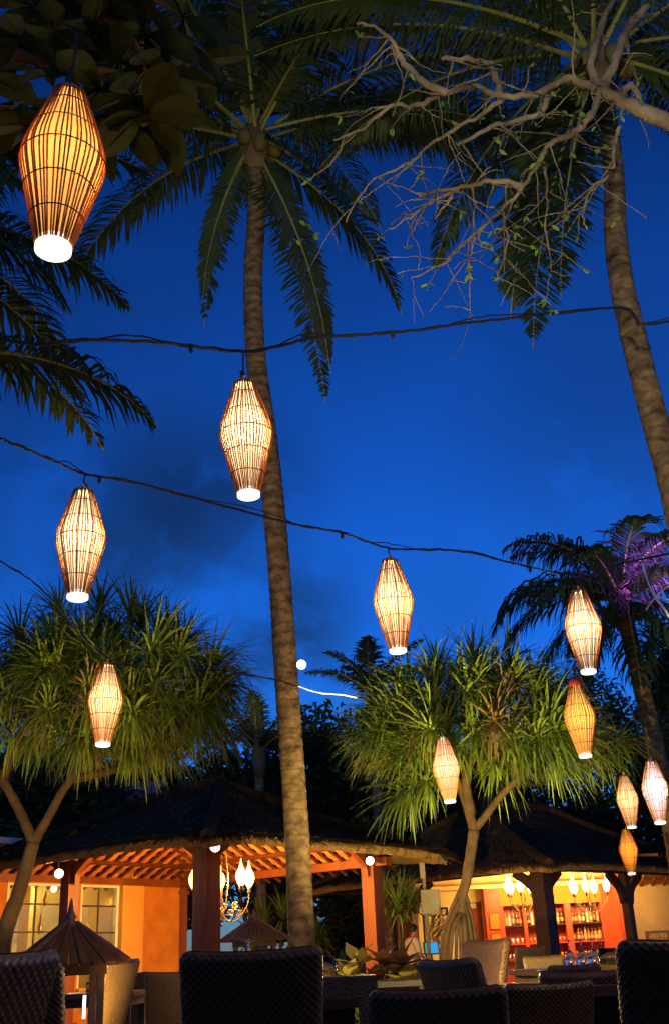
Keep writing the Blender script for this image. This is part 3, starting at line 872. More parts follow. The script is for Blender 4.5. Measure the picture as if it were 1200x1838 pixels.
for i in range(n1 + 1):
    ph = math.pi * .62 * i / n1
    for j in range(n2):
        th = 2 * math.pi * j / n2
        fr = max(0, math.sin(th))         # hairline recedes over the face
        ph_ = ph * (1 - .42 * fr)
        vs.append((.086 * math.sin(ph_) * math.cos(th), .085 + .108 * math.sin(ph_) * math.sin(th), 1.625 + .112 * math.cos(ph_)))
mb.add(vs, [(i * n2 + j, i * n2 + (j + 1) % n2, (i + 1) * n2 + (j + 1) % n2, (i + 1) * n2 + j) for i in range(n1) for j in range(n2)])
mb.build('hair', M_hair, wt, True)
mb = MB()
mb.box((0, .20, 1.60), (.022, .03, .045), taper=.5)
mb.build('nose', M_skin, wt)
for s in (-1, 1):
    mb = MB(); mb.lathe([(0.004, -.03), (.013, -.015), (.016, .01), (.006, .03)], 7, (s * .076, .09, 1.60)); mb.build('ear', M_skin, wt, True)
# ================================================================ rattan lanterns on strings
LR, LH = 0.16, 0.74
def prof(t):     # radius at t in 0..1 from bottom
    k = [(0, .066), (.15, .095), (.32, .127), (.46, .153), (.50, .158), (.53, .160), (.56, .158), (.60, .152), (.75, .119), (.90, .082), (1, .057)]
    for (a, ra), (b, rb_) in zip(k, k[1:]):
        if t <= b: return ra + (rb_ - ra) * (t - a) / (b - a)
    return k[-1][1]
M_rod = mat('rattan_rod_mat', (.58, .24, .05), .5, var=.35, vscale=6, rnd=.4, transl=.4, spec=.35)
M_hoop = mat('rattan_hoop_mat', (.12, .05, .02), .6, var=.3, vscale=20)
M_cord = mat('black_cord_mat', (.012, .012, .014), .6)
M_disc = emis('lamp_diffuser_mat', (1.0, .90, .70), 2.2)
def paper(name, col, tr):
    m = bpy.data.materials.new(name); m.use_nodes = True; t = m.node_tree; t.nodes.clear()
    out = t.nodes.new('ShaderNodeOutputMaterial'); a = t.nodes.new('ShaderNodeBsdfTranslucent'); b = t.nodes.new('ShaderNodeBsdfTransparent')
    a.inputs[0].default_value = (*[c * .07 for c in col], 1); b.inputs[0].default_value = (*col, 1)
    ms = t.nodes.new('ShaderNodeMixShader'); ms.inputs[0].default_value = tr
    e = t.nodes.new('ShaderNodeEmission'); e.inputs[0].default_value = (*[c ** 1.25 for c in col], 1); e.inputs[1].default_value = 1.15
    ad = t.nodes.new('ShaderNodeAddShader'); t.links.new(a.outputs[0], ad.inputs[0]); t.links.new(e.outputs[0], ad.inputs[1])
    t.links.new(ad.outputs[0], ms.inputs[1]); t.links.new(b.outputs[0], ms.inputs[2]); t.links.new(ms.outputs[0], out.inputs[0])
    return m
rod = MB(); ts = [0, .15, .32, .46, .53, .60, .75, .9, 1.0]
rod.tube([(prof(t), 0, t * LH) for t in ts], .0037, 5)
rod_me = rod.mesh('rod', M_rod, True)
hoop_me = []
for t in (.16, .34, .52, .70, .87):
    mb = MB(); r_ = prof(t) + .0045
    mb.tube([(r_ * math.cos(a), r_ * math.sin(a), t * LH) for a in [k * 2 * math.pi / 40 for k in range(41)]], .0026, 4, False)
    hoop_me.append(mb.mesh('hoop', M_hoop))
lin = MB(); lin.lathe([(prof(t) - .010, t * LH) for t in [0, .15, .32, .46, .5, .53, .56, .60, .75, .9, 1.0]], 36, close=False)
disc = MB(); disc.lathe([(.064, .022), (.067, .0), (.067, -.022), (.060, -.027), (.030, -.030), (.0, -.031)], 28)
disc_me = disc.mesh('diffuser', M_disc, True)
capm = MB(); capm.lathe([(.054, LH - .012), (.056, LH + .004), (.05, LH + .008), (.012, LH + .012), (.010, LH + .05), (.0, LH + .055)], 18)
cap_me = capm.mesh('cap', mat('lantern_cap_mat', (.55, .42, .25), .6))
NR = 50
lin_me = {}
def lantern(label, p, cord_len, tintname, col, bulb, energy, tilt=(0, 0), spin=0.0, opacity=.40):
    """p: centre of the lantern"""
    base = V(p) - V((0, 0, LH / 2))
    t = thing('rattan_lantern', label, 'lantern', base, spin, 'rattan lanterns strung over the garden restaurant')
    t.rotation_euler = (tilt[0], tilt[1], spin)
    rr = random.Random(label)
    for i in range(NR):
        o = put('rod', rod_me, t, None, (rr.uniform(-.006, .006), rr.uniform(-.004, .008), 2 * math.pi * (i + rr.uniform(-.3, .3)) / NR), (1, 1, 1 + rr.uniform(-.004, .012)))
    for h in hoop_me: put('hoop', h, t)
    if tintname not in lin_me: lin_me[tintname] = lin.mesh('liner', paper('paper_' + tintname, col, opacity), True)
    put('liner', lin_me[tintname], t); put('diffuser', disc_me, t); put('cap', cap_me, t)
    if cord_len > 0:
        mb = MB(); n = 6
        mb.tube([(rr.uniform(-.004, .004), rr.uniform(-.004, .004), LH + .03 + cord_len * k / n) for k in range(n + 1)], .006, 5)
        mb.tube([(.012, 0, LH + .03), (.014, .01, LH + .03 + cord_len * .3)], .010, 5)
        mb.build('cord', M_cord, t)
    lamp('bulb', 'POINT', (0, 0, LH * .52), energy * (1.1 if V(p).y > 10 else 2.0 if V(p).y > 3.5 else .8), bulb, t, .045)
    return base
W1 = (1.0, .78, .46)
LS = [  # px, py, y, cord, tint, paper colour, bulb, energy, label
    (107, 300, 3.20, .30, 'amber', (.95, .58, .19), (1, .66, .26), 30, 'largest glowing amber rattan lantern hanging below big broad leaves'),
    (445, 785, 5.71, .20, 'warm', (.95, .76, .50), W1, 30, 'rattan lantern hanging on a short cord in front of the tall palm trunk'),
    (145, 972, 6.40, .09, 'warm', (.95, .80, .58), W1, 30, 'rattan lantern on the sagging cable above the wide strappy crown'),
    (708, 1085, 8.07, .08, 'gold', (.95, .76, .46), W1, 30, 'rattan lantern hanging alone against the open blue sky'),
    (188, 1262, 9.68, .03, 'gold', (.95, .76, .46), (1, .70, .38), 26, 'rattan lantern glowing in front of the dark strappy leaves over the pavilion'),
    (1045, 1131, 9.20, .12, 'cream', (.95, .80, .58), W1, 28, 'cream lit rattan lantern in front of the dark silhouetted palm'),
    (1041, 1292, 11.27, .20, 'yellow', (.95, .66, .20), (1, .74, .30), 22, 'yellow rattan lantern with red cap hung just below a cream one'),
    (802, 1380, 12.88, .06, 'rose', (.95, .74, .55), (1, .74, .50), 30, 'pale rattan lantern in front of the forked tree with stilt roots'),
    (1126, 1438, 16.51, .05, 'gold', (.95, .76, .46), W1, 26, 'small straw coloured lantern between a white and an orange one'),
    (1175, 1420, 13.60, .30, 'white', (.95, .90, .95), (1, .86, .86), 34, 'pinkish white rattan lantern hanging over the bar roof'),
    (1127, 1528, 19.96, .04, 'orange', (.95, .50, .10), (1, .60, .18), 22, 'smallest deep orange lantern in front of the bar eave'),
]
TOP = {}
for i, (px, py, y, cl_, tn, pc_, bc, en, lab) in enumerate(LS):
    c = at_y(px, py, y)
    b_ = lantern(lab, c, cl_, tn, pc_, bc, en, (random.uniform(-.035, .035), random.uniform(-.035, .035)), random.uniform(0, 6), .40)
    TOP[i] = b_ + V((0, 0, LH + .03 + cl_))
# unseen lanterns added on the continued strings to light chairs and trees
ADDED_OFF = [V((-2.6, 2.3, 3.9)), V((2.5, 3.3, 3.7)), V((4.2, 5.2, 4.3)), V((-3.6, 4.6, 4.0))]
for i, c in enumerate(ADDED_OFF):
    b_ = lantern(['rattan lantern strung over the near tables towards the broad leaved tree', 'bright rattan lantern strung over the near tables towards the twisted tree', 'rattan lantern on the upper cable beyond the leaning palm', 'rattan lantern on the upper cable beside the dark drooping palm'][i],
                 c, .2, 'warm', (.95, .80, .58), W1, 800 if i == 1 else 30, spin=i)  # the far stronger one is there to light the woven chair edges
    TOP[11 + i] = b_ + V((0, 0, LH + .23))
# red cap of the yellow lantern
c = TOP[6] - V((0, 0, .20))
mb = MB(); mb.lathe([(.075, -.02), (.07, .03), (.045, .075), (.0, .09)], 14); o = mb.build('rain_cap', mat('red_plastic_mat', (.28, .03, .02), .5), None, True)
for ob in bpy.data.objects:
    if ob.get('label', '').startswith('yellow rattan lantern'):
        o.parent = ob; o.location = (0, 0, LH + .01)

def cable(label, pts, r_=.010, twist=True, lamps=True, m=None, cat='cable'):
    path = smoothpath(pts, 14)
    rr = random.Random(label)
    t = thing('cable', label, cat, path[0])
    o0 = path[0]
    path = [p + V((rr.uniform(-1, 1), rr.uniform(-1, 1), rr.uniform(-1, 1))) * .004 for p in path]
    mb = MB(); mb.tube([p - o0 for p in path], r_, 5); mb.build('wire', m or M_cord, t)
    if twist:
        mb = MB()
        mb.tube([p - o0 + V((0, 0, .012 * math.sin(i * .4) + .03 * max(0, math.sin(i * .21)))) for i, p in enumerate(path)], r_ * .55, 4); mb.build('strand', m or M_cord, t)
    if lamps:
        for i in range(9, len(path) - 6, 37):
            mb = MB(); q = path[i] - o0; mb.tube([q + V((0, 0, .01)), q - V((0, 0, .045))], .014, 6); mb.build('socket', M_cord, t)
    return t
cable('upper black cable crossing the sky and the leaning palm trunk', [ADDED_OFF[3] + V((0, 0, .6)), at_y(0, 608, 5.2), at_y(140, 610, 5.3), at_y(300, 616, 5.5), TOP[1] + V((0, 0, .005)), at_y(570, 606, 6.0), at_y(715, 596, 6.3), at_y(880, 575, 6.8), at_y(1110, 553, 7.4), at_y(1200, 576, 7.5), ADDED_OFF[2] + V((0, 0, .6))], .011)
cable('sagging black cable carrying two lanterns across the sky', [at_y(-120, 730, 5.5), at_y(0, 786, 5.9), at_y(90, 823, 6.2), TOP[2], at_y(270, 872, 6.7), at_y(500, 934, 7.4), at_y(620, 958, 7.8), TOP[3], at_y(830, 990, 8.4), TOP[5], at_y(1120, 1010, 10.4), at_y(1280, 980, 11.0)], .009)
cable('thin cable running into the strappy crown', [at_y(-100, 930, 7.6), at_y(0, 1006, 8.5), at_y(80, 1062, 9.1), TOP[4], at_y(330, 1200, 10.8), at_y(410, 1205, 11.2), at_y(500, 1222, 11.8), at_y(535, 1232, 12.0)], .007, lamps=False)
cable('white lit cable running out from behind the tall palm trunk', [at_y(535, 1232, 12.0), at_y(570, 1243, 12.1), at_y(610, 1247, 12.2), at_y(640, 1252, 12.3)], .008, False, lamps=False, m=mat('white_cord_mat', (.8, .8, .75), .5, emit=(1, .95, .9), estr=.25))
cable('thin cable running into the stilt rooted tree crown', [at_y(640, 1252, 12.3), at_y(690, 1264, 12.6), at_y(745, 1290, 12.8), TOP[7]], .006, False, lamps=False)
cable('thin cable over the bar roof', [TOP[6], at_y(1080, 1290, 13.8), TOP[8], at_y(1124, 1440, 18.2), TOP[10], at_y(1127, 1560, 21.0)], .006, False, False)
cable('thin cable above the white lantern', [TOP[5] + V((0, 0, .02)), at_y(1100, 1180, 11.4), TOP[9], at_y(1260, 1280, 14.6)], .006, False, False)
cable('cable strung high over the near tables', [V((-5.0, 2.4, 4.8)), TOP[11], V((-.2, 1.9, 4.42)), TOP[12], ADDED_OFF[2] + V((0, 0, .6))], .009)
# cord of the largest lantern goes up into the leaves (tied to the branch built below)
# ================================================================ coconut palms
M_bark = mat('palm_bark_mat', (.19, .125, .055), .9, var=.6, vscale=7, bump=1.0, bscale=22, spec=.12, stretch=(1, 1, 1.2), bands=2.3)
M_frond = mat('palm_leaf_mat', (.045, .07, .018), .55, var=.35, vscale=2, spec=.3, transl=.3, rnd=.3)
M_rachis = mat('palm_rib_mat', (.24, .24, .05), .5, var=.2, vscale=3)
M_dead = mat('dry_leaf_mat', (.17, .11, .05), .8, var=.3, vscale=4)
def trunk_mesh(pts, rads, ring=.11, rr=random):
    """ringed palm trunk"""
    path = smoothpath([(*p, r_) for p, r_ in zip(pts, rads)], 1) if False else None
    P4 = []
    n = len(pts)
    dense = smoothpath(pts, 8)
    out = []; rad = []
    L_ = 0; nxt = 0
    tot = sum((dense[i + 1] - dense[i]).length for i in range(len(dense) - 1))
    acc = 0
    k = 0
    for i in range(len(dense) - 1):
        a, b = dense[i], dense[i + 1]; seg = (b - a).length; m = max(1, int(seg / (ring / 2)))
        for j in range(m):
            t = (acc + seg * j / m) / tot
            f_ = t * (n - 1); i0 = min(int(f_), n - 2)
            r_ = lerp(rads[i0], rads[i0 + 1], f_ - i0)
            out.append(lerp(a, b, j / m)); rad.append(r_ * (1.022 if k % 2 else .980) * rr.uniform(.985, 1.015)); k += 1
        acc += seg
    out.append(dense[-1]); rad.append(rads[-1])
    return out, rad
def frond_mesh(rr, d0, length, bend, width=.75, npairs=62, hang=.55, side=None):
    """rachis starts at origin along d0 and arches down; leaflets both sides"""
    mb = MB(); mb.cur = 0
    seg = 16; p = V((0, 0, 0)); d = V(d0).normalized(); pts = [p.copy()]; dirs = [d.copy()]
    hor = V((d.x, d.y, 0))
    if hor.length < .05: hor = V((rr.uniform(-1, 1), rr.uniform(-1, 1), 0))
    hor.normalize()
    el = math.asin(max(-1, min(1, d.z)))
    for i in range(seg):
        t = i / seg
        e = el - bend * (t ** 1.35)
        e = max(e, R(-88))
        dd = hor * math.cos(e) + V((0, 0, math.sin(e)))
        p = p + dd * length / seg
        pts.append(p.copy()); dirs.append(dd)
    mb.tube(pts, [max(.006, .034 * (1 - t / seg) ** 1.1) for t in range(seg + 1)], 5)
    mb.cur = 1
    side0 = V(side) if side is not None else V((-hor.y, hor.x, 0))
    for k in range(npairs):
        t = .10 + .90 * (k + rr.uniform(-.3, .3)) / npairs
        t = min(max(t, .06), .995)
        f_ = t * seg; i0 = min(int(f_), seg - 1)
        q = lerp(pts[i0], pts[i0 + 1], f_ - i0); tg = dirs[min(i0 + 1, seg)]
        up = side0.cross(tg); 
        if up.z < 0: up = -up
        prof_ = (math.sin(math.pi * min(1, (t * .86 + .16))) ** .7)
        for s in (-1, 1):
            ln = width * prof_ * rr.uniform(.82, 1.12)
            if ln < .05 or rr.random() < .08: continue
            if rr.random() < .12: ln *= rr.uniform(.45, .8)
            hg = hang * rr.uniform(.45, 1.8)
            v1 = (side0 * s * (1 - .25 * t) + tg * (.45 + .5 * t + rr.uniform(-.14, .14)) + up * (.22 + rr.uniform(-.12, .12))).normalized()
            v2 = (v1 + V((0, 0, -1)) * hg * 1.3).normalized()
            v3 = (v2 + V((0, 0, -1)) * hg * 1.5).normalized()
            a = q; b = a + v1 * ln * .36; c = b + v2 * ln * .34; e_ = c + v3 * ln * .30
            wv = tg * .5 + up * .2; wv = (wv - v1 * wv.dot(v1)).normalized() * rr.uniform(.017, .027)
            mb.add([a - wv * .5, a + wv * .5, b - wv, b + wv, c - wv * .75, c + wv * .75, e_], [(0, 1, 3, 2), (2, 3, 5, 4), (4, 5, 6)])
    return mb
def palm(name, label, trunk_pts, rads, fronds, seed, nuts=True, group=None, trunk=True):
    """fronds: list of (direction vector, length, bend, width, hang)"""
    rr = random.Random(seed)
    base = trunk_pts[0]
    t = thing(name, label, 'palm tree', base, 0, group)
    if trunk:
        pts, rad = trunk_mesh(trunk_pts, rads, rr=rr)
        pts = [p - base for p in pts]
        mb = MB(); mb.tube(pts, rad, 18); mb.build('trunk', M_bark, t, True)
    top = trunk_pts[-1] - base
    # fibrous crown-shaft
    mb = MB()
    mb.tube([top - V((0, 0, .5)), top - V((0, 0, .15)), top + V((0, 0, .25)), top + V((0, 0, .6))], [rads[-1] * 1.05, rads[-1] * 1.7, rads[-1] * 1.5, .05], 10)
    mb.build('crown_shaft', M_dead, t, True)
    for i, fr in enumerate(fronds):
        d_, ln, bend, wd, hg = fr[:5]
        mb = frond_mesh(rr, d_, ln, bend, wd, hang=hg, npairs=int(ln * 22), side=fr[5] if len(fr) > 5 else None)
        mb.build('frond', [M_rachis, M_frond], t, False, top + V((rr.uniform(-.08, .08), rr.uniform(-.08, .08), rr.uniform(-.05, .3))))
    if nuts:
        mbn = MB(); mbn.lathe([(math.sin(math.pi * i / 8) * .11, -math.cos(math.pi * i / 8) * .14) for i in range(9)], 10); nm = mbn.mesh('coconut', mat('coconut_mat', (.12, .11, .03), .6), True)
        for i in range(6):
            an_ = i * 1.05 + rr.uniform(-.2, .2); put('coconut', nm, t, top + V((math.cos(an_) * .3, math.sin(an_) * .3, -.12 + rr.uniform(-.12, .05))), (rr.uniform(-.4, .4), rr.uniform(-.4, .4), 0))
    return t
def dirv(az, el):    # az: 0 = to the right, 90 = away from the viewer, 180 = left, 270 = toward
    return V((math.cos(R(az)) * math.cos(R(el)), math.sin(R(az)) * math.cos(R(el)), math.sin(R(el))))

# the tall centre palm, rooted beside the pavilion
YP = 12.2
px_path = [(545, 1880), (541, 1690), (533, 1500), (516, 1250), (499, 1000), (480, 800), (459, 640), (454, 500), (460, 380), (456, 262)]
tp = [at_y(x, y, YP) for x, y in px_path]
tp[0].z = 0.0
tw = [56, 47, 44, 43, 40, 39, 36, 34, 33, 31]
tr_ = [w_ / 1900 * (p - CAM).length * c_f.dot((p - CAM).normalized()) / 2 for w_, p in zip(tw, tp)]
fr = []
rr = random.Random(11)
fr += [(dirv(185, 18), 4.3, R(75), .85, .6), (dirv(200, 5), 4.0, R(80), .85, .7), (dirv(165, 35), 4.6, R(80), .85, .55), (dirv(215, 30), 4.4, R(85), .85, .55),
       (dirv(240, 45), 4.6, R(80), .85, .5), (dirv(268, 40), 4.6, R(70), .8, .5), (dirv(285, 48), 4.6, R(75), .8, .5), (dirv(310, 35), 4.6, R(75), .85, .5),
       (dirv(340, 25), 4.6, R(75), .85, .55), (dirv(0, 16), 5.6, R(78), 1.0, .6), (dirv(352, 8), 5.2, R(70), 1.0, .6), (dirv(12, 30), 5.4, R(85), 1.0, .6), (dirv(25, 40), 4.6, R(90), .85, .55),
       (dirv(60, 45), 4.4, R(80), .8, .5), (dirv(95, 50), 4.4, R(75), .8, .5), (dirv(130, 45), 4.4, R(80), .8, .5), (dirv(150, 15), 4.2, R(85), .8, .6),
       (dirv(186, -74), 3.5, R(14), .36, .10, (1, .1, 0)), (dirv(200, -68), 3.1, R(20), .36, .12, (.9, .4, 0)), (dirv(352, -73), 4.8, R(14), .46, .10, (1, .1, 0)), (dirv(340, -68), 4.3, R(20), .42, .12, (.9, -.4, 0)), (dirv(330, -45), 3.6, R(40), .65, .4), (dirv(15, -30), 3.6, R(55), .7, .5),
       (dirv(90, 80), 3.8, R(60), .7, .4), (dirv(255, 75), 3.8, R(60), .7, .4), (dirv(320, 62), 4.4, R(70), .75, .5), (dirv(225, 62), 4.4, R(70), .75, .5), (dirv(300, 15), 4.2, R(70), .8, .6), (dirv(232, 10), 4.2, R(75), .8, .6)]
palm('coconut_palm', 'tall coconut palm rising straight past the lanterns before the thatched pavilion', tp, tr_, fr, 21)

# the leaning palm on the right
YR = 9.4
px_path = [(1245, 1010), (1203, 860), (1165, 720), (1135, 600), (1115, 510), (1104, 420), (1101, 320), (1090, 220), (1072, 120)]
tp = [at_y(x, y, YR) for x, y in px_path]
b0 = tp[0]
low = [V((b0.x + 1.15, YR + .1, 0)), V((b0.x + .95, YR + .05, b0.z * .3)), V((b0.x + .5, YR, b0.z * .68))]
tw = [52, 50, 47, 46, 45, 42, 38, 34, 32]
tr_ = [w_ / 1900 * (p - CAM).length * c_f.dot((p - CAM).normalized()) / 2 for w_, p in zip(tw, tp)]
tp = low + tp; tr_ = [.24, .19, .17] + tr_
fr = [(dirv(186, -66), 4.1, R(18), .7, .08, (1, .1, 0)), (dirv(180, -60), 3.9, R(22), .7, .1, (.95, .3, 0)), (dirv(192, -70), 3.5, R(14), .6, .1, (.95, -.3, 0)), (dirv(200, -40), 3.4, R(40), .66, .4), (dirv(172, 38), 4.4, R(62), .75, .5), (dirv(190, 25), 4.2, R(70), .75, .55), (dirv(205, 50), 4.2, R(75), .75, .5), (dirv(150, 30), 4.2, R(75), .8, .5),
      (dirv(230, 35), 4.0, R(70), .75, .5), (dirv(265, 45), 4.0, R(70), .75, .5), (dirv(300, 35), 4.0, R(75), .75, .5), (dirv(335, 30), 4.2, R(80), .8, .5), (dirv(0, 12), 4.2, R(85), .8, .55),
      (dirv(20, 20), 4.2, R(95), .8, .55), (dirv(50, 45), 4.0, R(80), .75, .5), (dirv(95, 40), 4.0, R(85), .75, .5), (dirv(120, 20), 4.0, R(85), .75, .5), (dirv(345, -35), 3.6, R(45), .65, .4), (dirv(90, 78), 3.4, R(50), .6, .4)]
palm('coconut_palm', 'pale leaning coconut palm trunk curving up behind the twisted bare branches', tp, tr_, fr, 31)

# palm whose crown hangs in from the left edge
YL = 8.6
top = at_y(-300, 400, YL)
tp = [V((top.x - .7, YL + .3, 0)), V((top.x - .45, YL + .2, top.z * .35)), V((top.x - .15, YL + .1, top.z * .7)), top]
fr = [(dirv(345, 30), 3.6, R(80), .8, .6), (dirv(5, 45), 3.6, R(85), .8, .6), (dirv(20, 15), 3.4, R(70), .8, .6), (dirv(330, 5), 3.2, R(65), .8, .65), (dirv(0, -8), 3.0, R(60), .8, .6), (dirv(352, -30), 3.0, R(35), .65, .45),
      (dirv(310, 30), 3.4, R(75), .8, .55), (dirv(270, 35), 3.6, R(75), .8, .5), (dirv(225, 30), 3.6, R(80), .8, .5), (dirv(180, 30), 3.6, R(80), .8, .5), (dirv(135, 30), 3.6, R(80), .8, .5),
      (dirv(90, 40), 3.6, R(80), .8, .5), (dirv(60, 30), 3.6, R(80), .8, .5), (dirv(290, 62), 3.6, R(70), .7, .5), (dirv(35, -5), 3.2, R(60), .8, .6), (dirv(10, -50), 2.8, R(30), .6, .4)]
palm('coconut_palm', 'dark palm crown whose drooping fronds hang over the upper cable and largest lantern', tp, [.22, .17, .15, .14], fr, 41)
# a lower palm with a single drooping frond in view
top = at_y(-160, 640, 8.0)
tp = [V((top.x - .5, 7.8, 0)), V((top.x - .2, 7.9, top.z * .5)), top]
fr = [(dirv(0, 2), 2.5, R(58), .8, .55), (dirv(60, 30), 2.6, R(80), .6, .5), (dirv(300, 35), 2.6, R(80), .6, .5), (dirv(180, 30), 3.0, R(80), .7, .5), (dirv(120, 40), 3.0, R(80), .7, .5), (dirv(240, 40), 3.0, R(80), .7, .5)]
palm('coconut_palm', 'palm with one long comb like frond drooping above the sagging cable', tp, [.2, .15, .13], fr, 43, nuts=False)
# dark palm behind the right lanterns
YD = 19.5
top = at_y(1115, 1085, YD)
tp = [V((top.x + .35, YD, 0)), V((top.x + .25, YD, top.z * .5)), top]
fr = [(dirv(a_, e_), l_ * 1.08, R(b_), .95, .7) for a_, e_, l_, b_ in ((180, 30, 2.6, 100), (195, 55, 2.6, 95), (165, 62, 2.4, 85), (172, 8, 2.6, 75), (210, 20, 2.6, 85), (120, 70, 2.4, 80), (80, 60, 2.4, 85), (40, 55, 2.6, 90),
      (10, 40, 2.6, 95), (350, 20, 2.6, 90), (320, 45, 2.6, 90), (270, 50, 2.6, 95), (240, 40, 2.6, 95), (190, -20, 2.6, 60), (215, -35, 2.6, 50), (345, -25, 2.6, 55), (280, -10, 2.4, 70), (225, -5, 2.6, 75), (185, 20, 2.8, 95), (30, 70, 2.6, 80), (355, 55, 2.6, 90), (300, 20, 2.6, 90), (200, -55, 2.6, 25), (330, -50, 2.6, 30), (255, -45, 2.6, 30))]
palm('coconut_palm', 'dark silhouetted palm with arching fronds washed by a purple lamp', tp, [.2, .17, .15], fr, 51)
# small palm between the trees
YS = 24.0
top = at_y(668, 1260, YS)
tp = [V((top.x + .1, YS, 0)), V((top.x, YS, top.z * .5)), top]
fr = [(dirv(a_, e_), 1.7, R(55), .5, .35) for a_, e_ in ((180, 40), (160, 62), (200, 66), (90, 85), (20, 66), (0, 45), (340, 60), (270, 72), (120, 55), (220, 35), (320, 30), (60, 50))]
palm('small_palm', 'small dark palm top poking up behind the stilt rooted tree', tp, [.14, .12, .1], fr, 61, nuts=False)
top = at_y(465, 1355, 25.0)
tp = [V((top.x, 25.0, 0)), V((top.x, 25.0, top.z * .5)), top]
palm('small_palm', 'small dark palm top beside the pavilion roof and tall trunk', tp, [.14, .12, .1], fr, 62, nuts=False)

# ================================================================ screw pines (strappy crowns)
M_pand = mat('strap_leaf_mat', (.17, .235, .03), .42, var=.55, vscale=1.6, spec=.4, transl=.25, rnd=.4)
M_pdry = mat('dry_strap_leaf_mat', (.22, .15, .04), .6, var=.4, vscale=2, transl=.2, rnd=.3)
M_pbark = mat('smooth_bark_mat', (.095, .055, .022), .85, var=.35, vscale=6, bump=.5, bscale=20, spec=.2)
def rosette_mesh(rr, axis, n=54, ln=.62, wd=.017):
    mb = MB(); ax = V(axis).normalized()
    s1 = ax.orthogonal().normalized(); s2 = ax.cross(s1)
    for i in range(n):
        t = i / n
        an_ = i * 2.39996 + rr.uniform(-.2, .2)
        rad = s1 * math.cos(an_) + s2 * math.sin(an_)
        el = lerp(1.3, -.12, t) + rr.uniform(-.15, .15)
        d = (rad * math.cos(el) + ax * math.sin(el)).normalized()
        L_ = ln * rr.uniform(.7, 1.15) * (.75 + .35 * math.sin(math.pi * min(1, t + .15)))
        p = ax * lerp(.16, -.05, t) + rad * .02
        side = d.cross(V((0, 0, 1)))
        if side.length < .1: side = d.cross(s1)
        side.normalize()
        dro = rr.uniform(.07, .34) * (1.6 if rr.random() < .22 else 1)
        prev = None; nseg = 5; vs = []; fs = []
        for k in range(nseg + 1):
            w_ = wd * (1, 1.1, 1.0, .8, .5, .06)[k]
            vs += [p - side * w_, p + side * w_]
            d = (d + V((0, 0, -1)) * dro * (.35 + k * .28)).normalized()
            p = p + d * L_ / nseg
            if k: fs.append((2 * k - 2, 2 * k - 1, 2 * k + 1, 2 * k))
        mb.add(vs, fs)
    return mb
def screw_pine(label, base, limbs, rosettes, seed, ln, n, stilts=None, wd=.017):
    """limbs: list of (points, r0, r1) in world; rosettes: list of world points"""
    rr = random.Random(seed)
    t = thing('screw_pine', label, 'tree', base)
    for nm, pts, r0, r1 in limbs:
        q = smoothpath([p - base for p in pts], 6)
        mb = MB(); mb.tube(q, [lerp(r0, r1, i / (len(q) - 1)) * rr.uniform(.93, 1.07) for i in range(len(q))], 10); mb.build(nm, M_pbark, t, True)
    if stilts:
        for pts, r_ in stilts:
            mb = MB(); q = smoothpath([p - base for p in pts], 5); mb.tube(q, [r_ * (1.7 - .9 * i / len(q)) * rr.uniform(.9, 1.1) for i in range(len(q))], 7); mb.build('stilt_root', M_pbark, t, True)
    cen = sum((p for p in rosettes), V((0, 0, 0))) / len(rosettes)
    for p in rosettes:
        ax = (p - cen); ax = V((ax.x, ax.y, ax.z * .8 + .35)).normalized()
        mb = rosette_mesh(rr, ax, n, ln * rr.uniform(.88, 1.12), wd)
        mb.build('leaf_rosette', M_pdry if rr.random() < .1 else M_pand, t, False, p - base)
    return t
# left
Y1 = 11.6
def L1(x, y, dy=0): return at_y(x, y, Y1 + dy)
b0 = L1(-5, 1790); b0.z = 0
fork = L1(60, 1512)
limbs = [('trunk', [b0, L1(8, 1690), L1(35, 1600), fork], .088, .07),
         ('limb', [fork, L1(35, 1455), L1(5, 1400), L1(-30, 1350)], .058, .045),
         ('limb', [fork, L1(85, 1470), L1(112, 1420), L1(130, 1398)], .055, .042),
         ('limb', [L1(130, 1398), L1(180, 1388, .2), L1(235, 1370, .5), L1(270, 1330, .6)], .05, .045),
         ('limb', [L1(130, 1398), L1(140, 1350), L1(130, 1290), L1(110, 1230)], .055, .04),
         ('limb', [L1(5, 1400), L1(30, 1330), L1(60, 1270), L1(40, 1200)], .05, .035),
         ('limb', [L1(140, 1350), L1(190, 1290), L1(215, 1220)], .04, .03)]
ros = []
rr = random.Random(77)
for (x, y, dy) in ((40, 1150, 0), (110, 1110, .2), (180, 1105, .3), (250, 1135, .1), (310, 1180, 0), (350, 1240, .2), (370, 1285, .3), (330, 1300, -.3), (280, 1270, -.5), (220, 1210, -.6), (150, 1170, -.5), (70, 1220, -.6), (10, 1260, -.3),
                   (-30, 1190, .2), (20, 1320, -.2), (95, 1280, -.7), (-40, 1330, .2), (60, 1320, .5), (250, 1300, .5), (300, 1330, .2), (140, 1230, .9), (260, 1200, .9), (30, 1200, .9), (200, 1290, 1.0), (330, 1270, 1.0), (90, 1330, 1.0), (390, 1315, .6), (160, 1310, .9), (230, 1320, 1.1), (-60, 1260, .8), (310, 1230, .6), (200, 1150, .8), (120, 1160, .9)):
    ros.append(L1(x, y, dy))
def dome(fn, cx, cy, rx, ry, depth, n, rr):
    out = []
    while len(out) < n:
        d = V((rr.uniform(-1, 1), rr.uniform(-1, 1), rr.uniform(-.75, 1)))
        if not .35 < d.length < 1: continue
        out.append(fn(cx + d.x * rx, cy - d.z * ry, d.y * depth))
    return out
ros += dome(L1, 185, 1245, 215, 125, 1.1, 95, random.Random(91))
screw_pine('screw pine with wide dark strappy crown and smooth forked trunk before the pavilion', b0, limbs, ros, 5, .54, 64, None, .012)
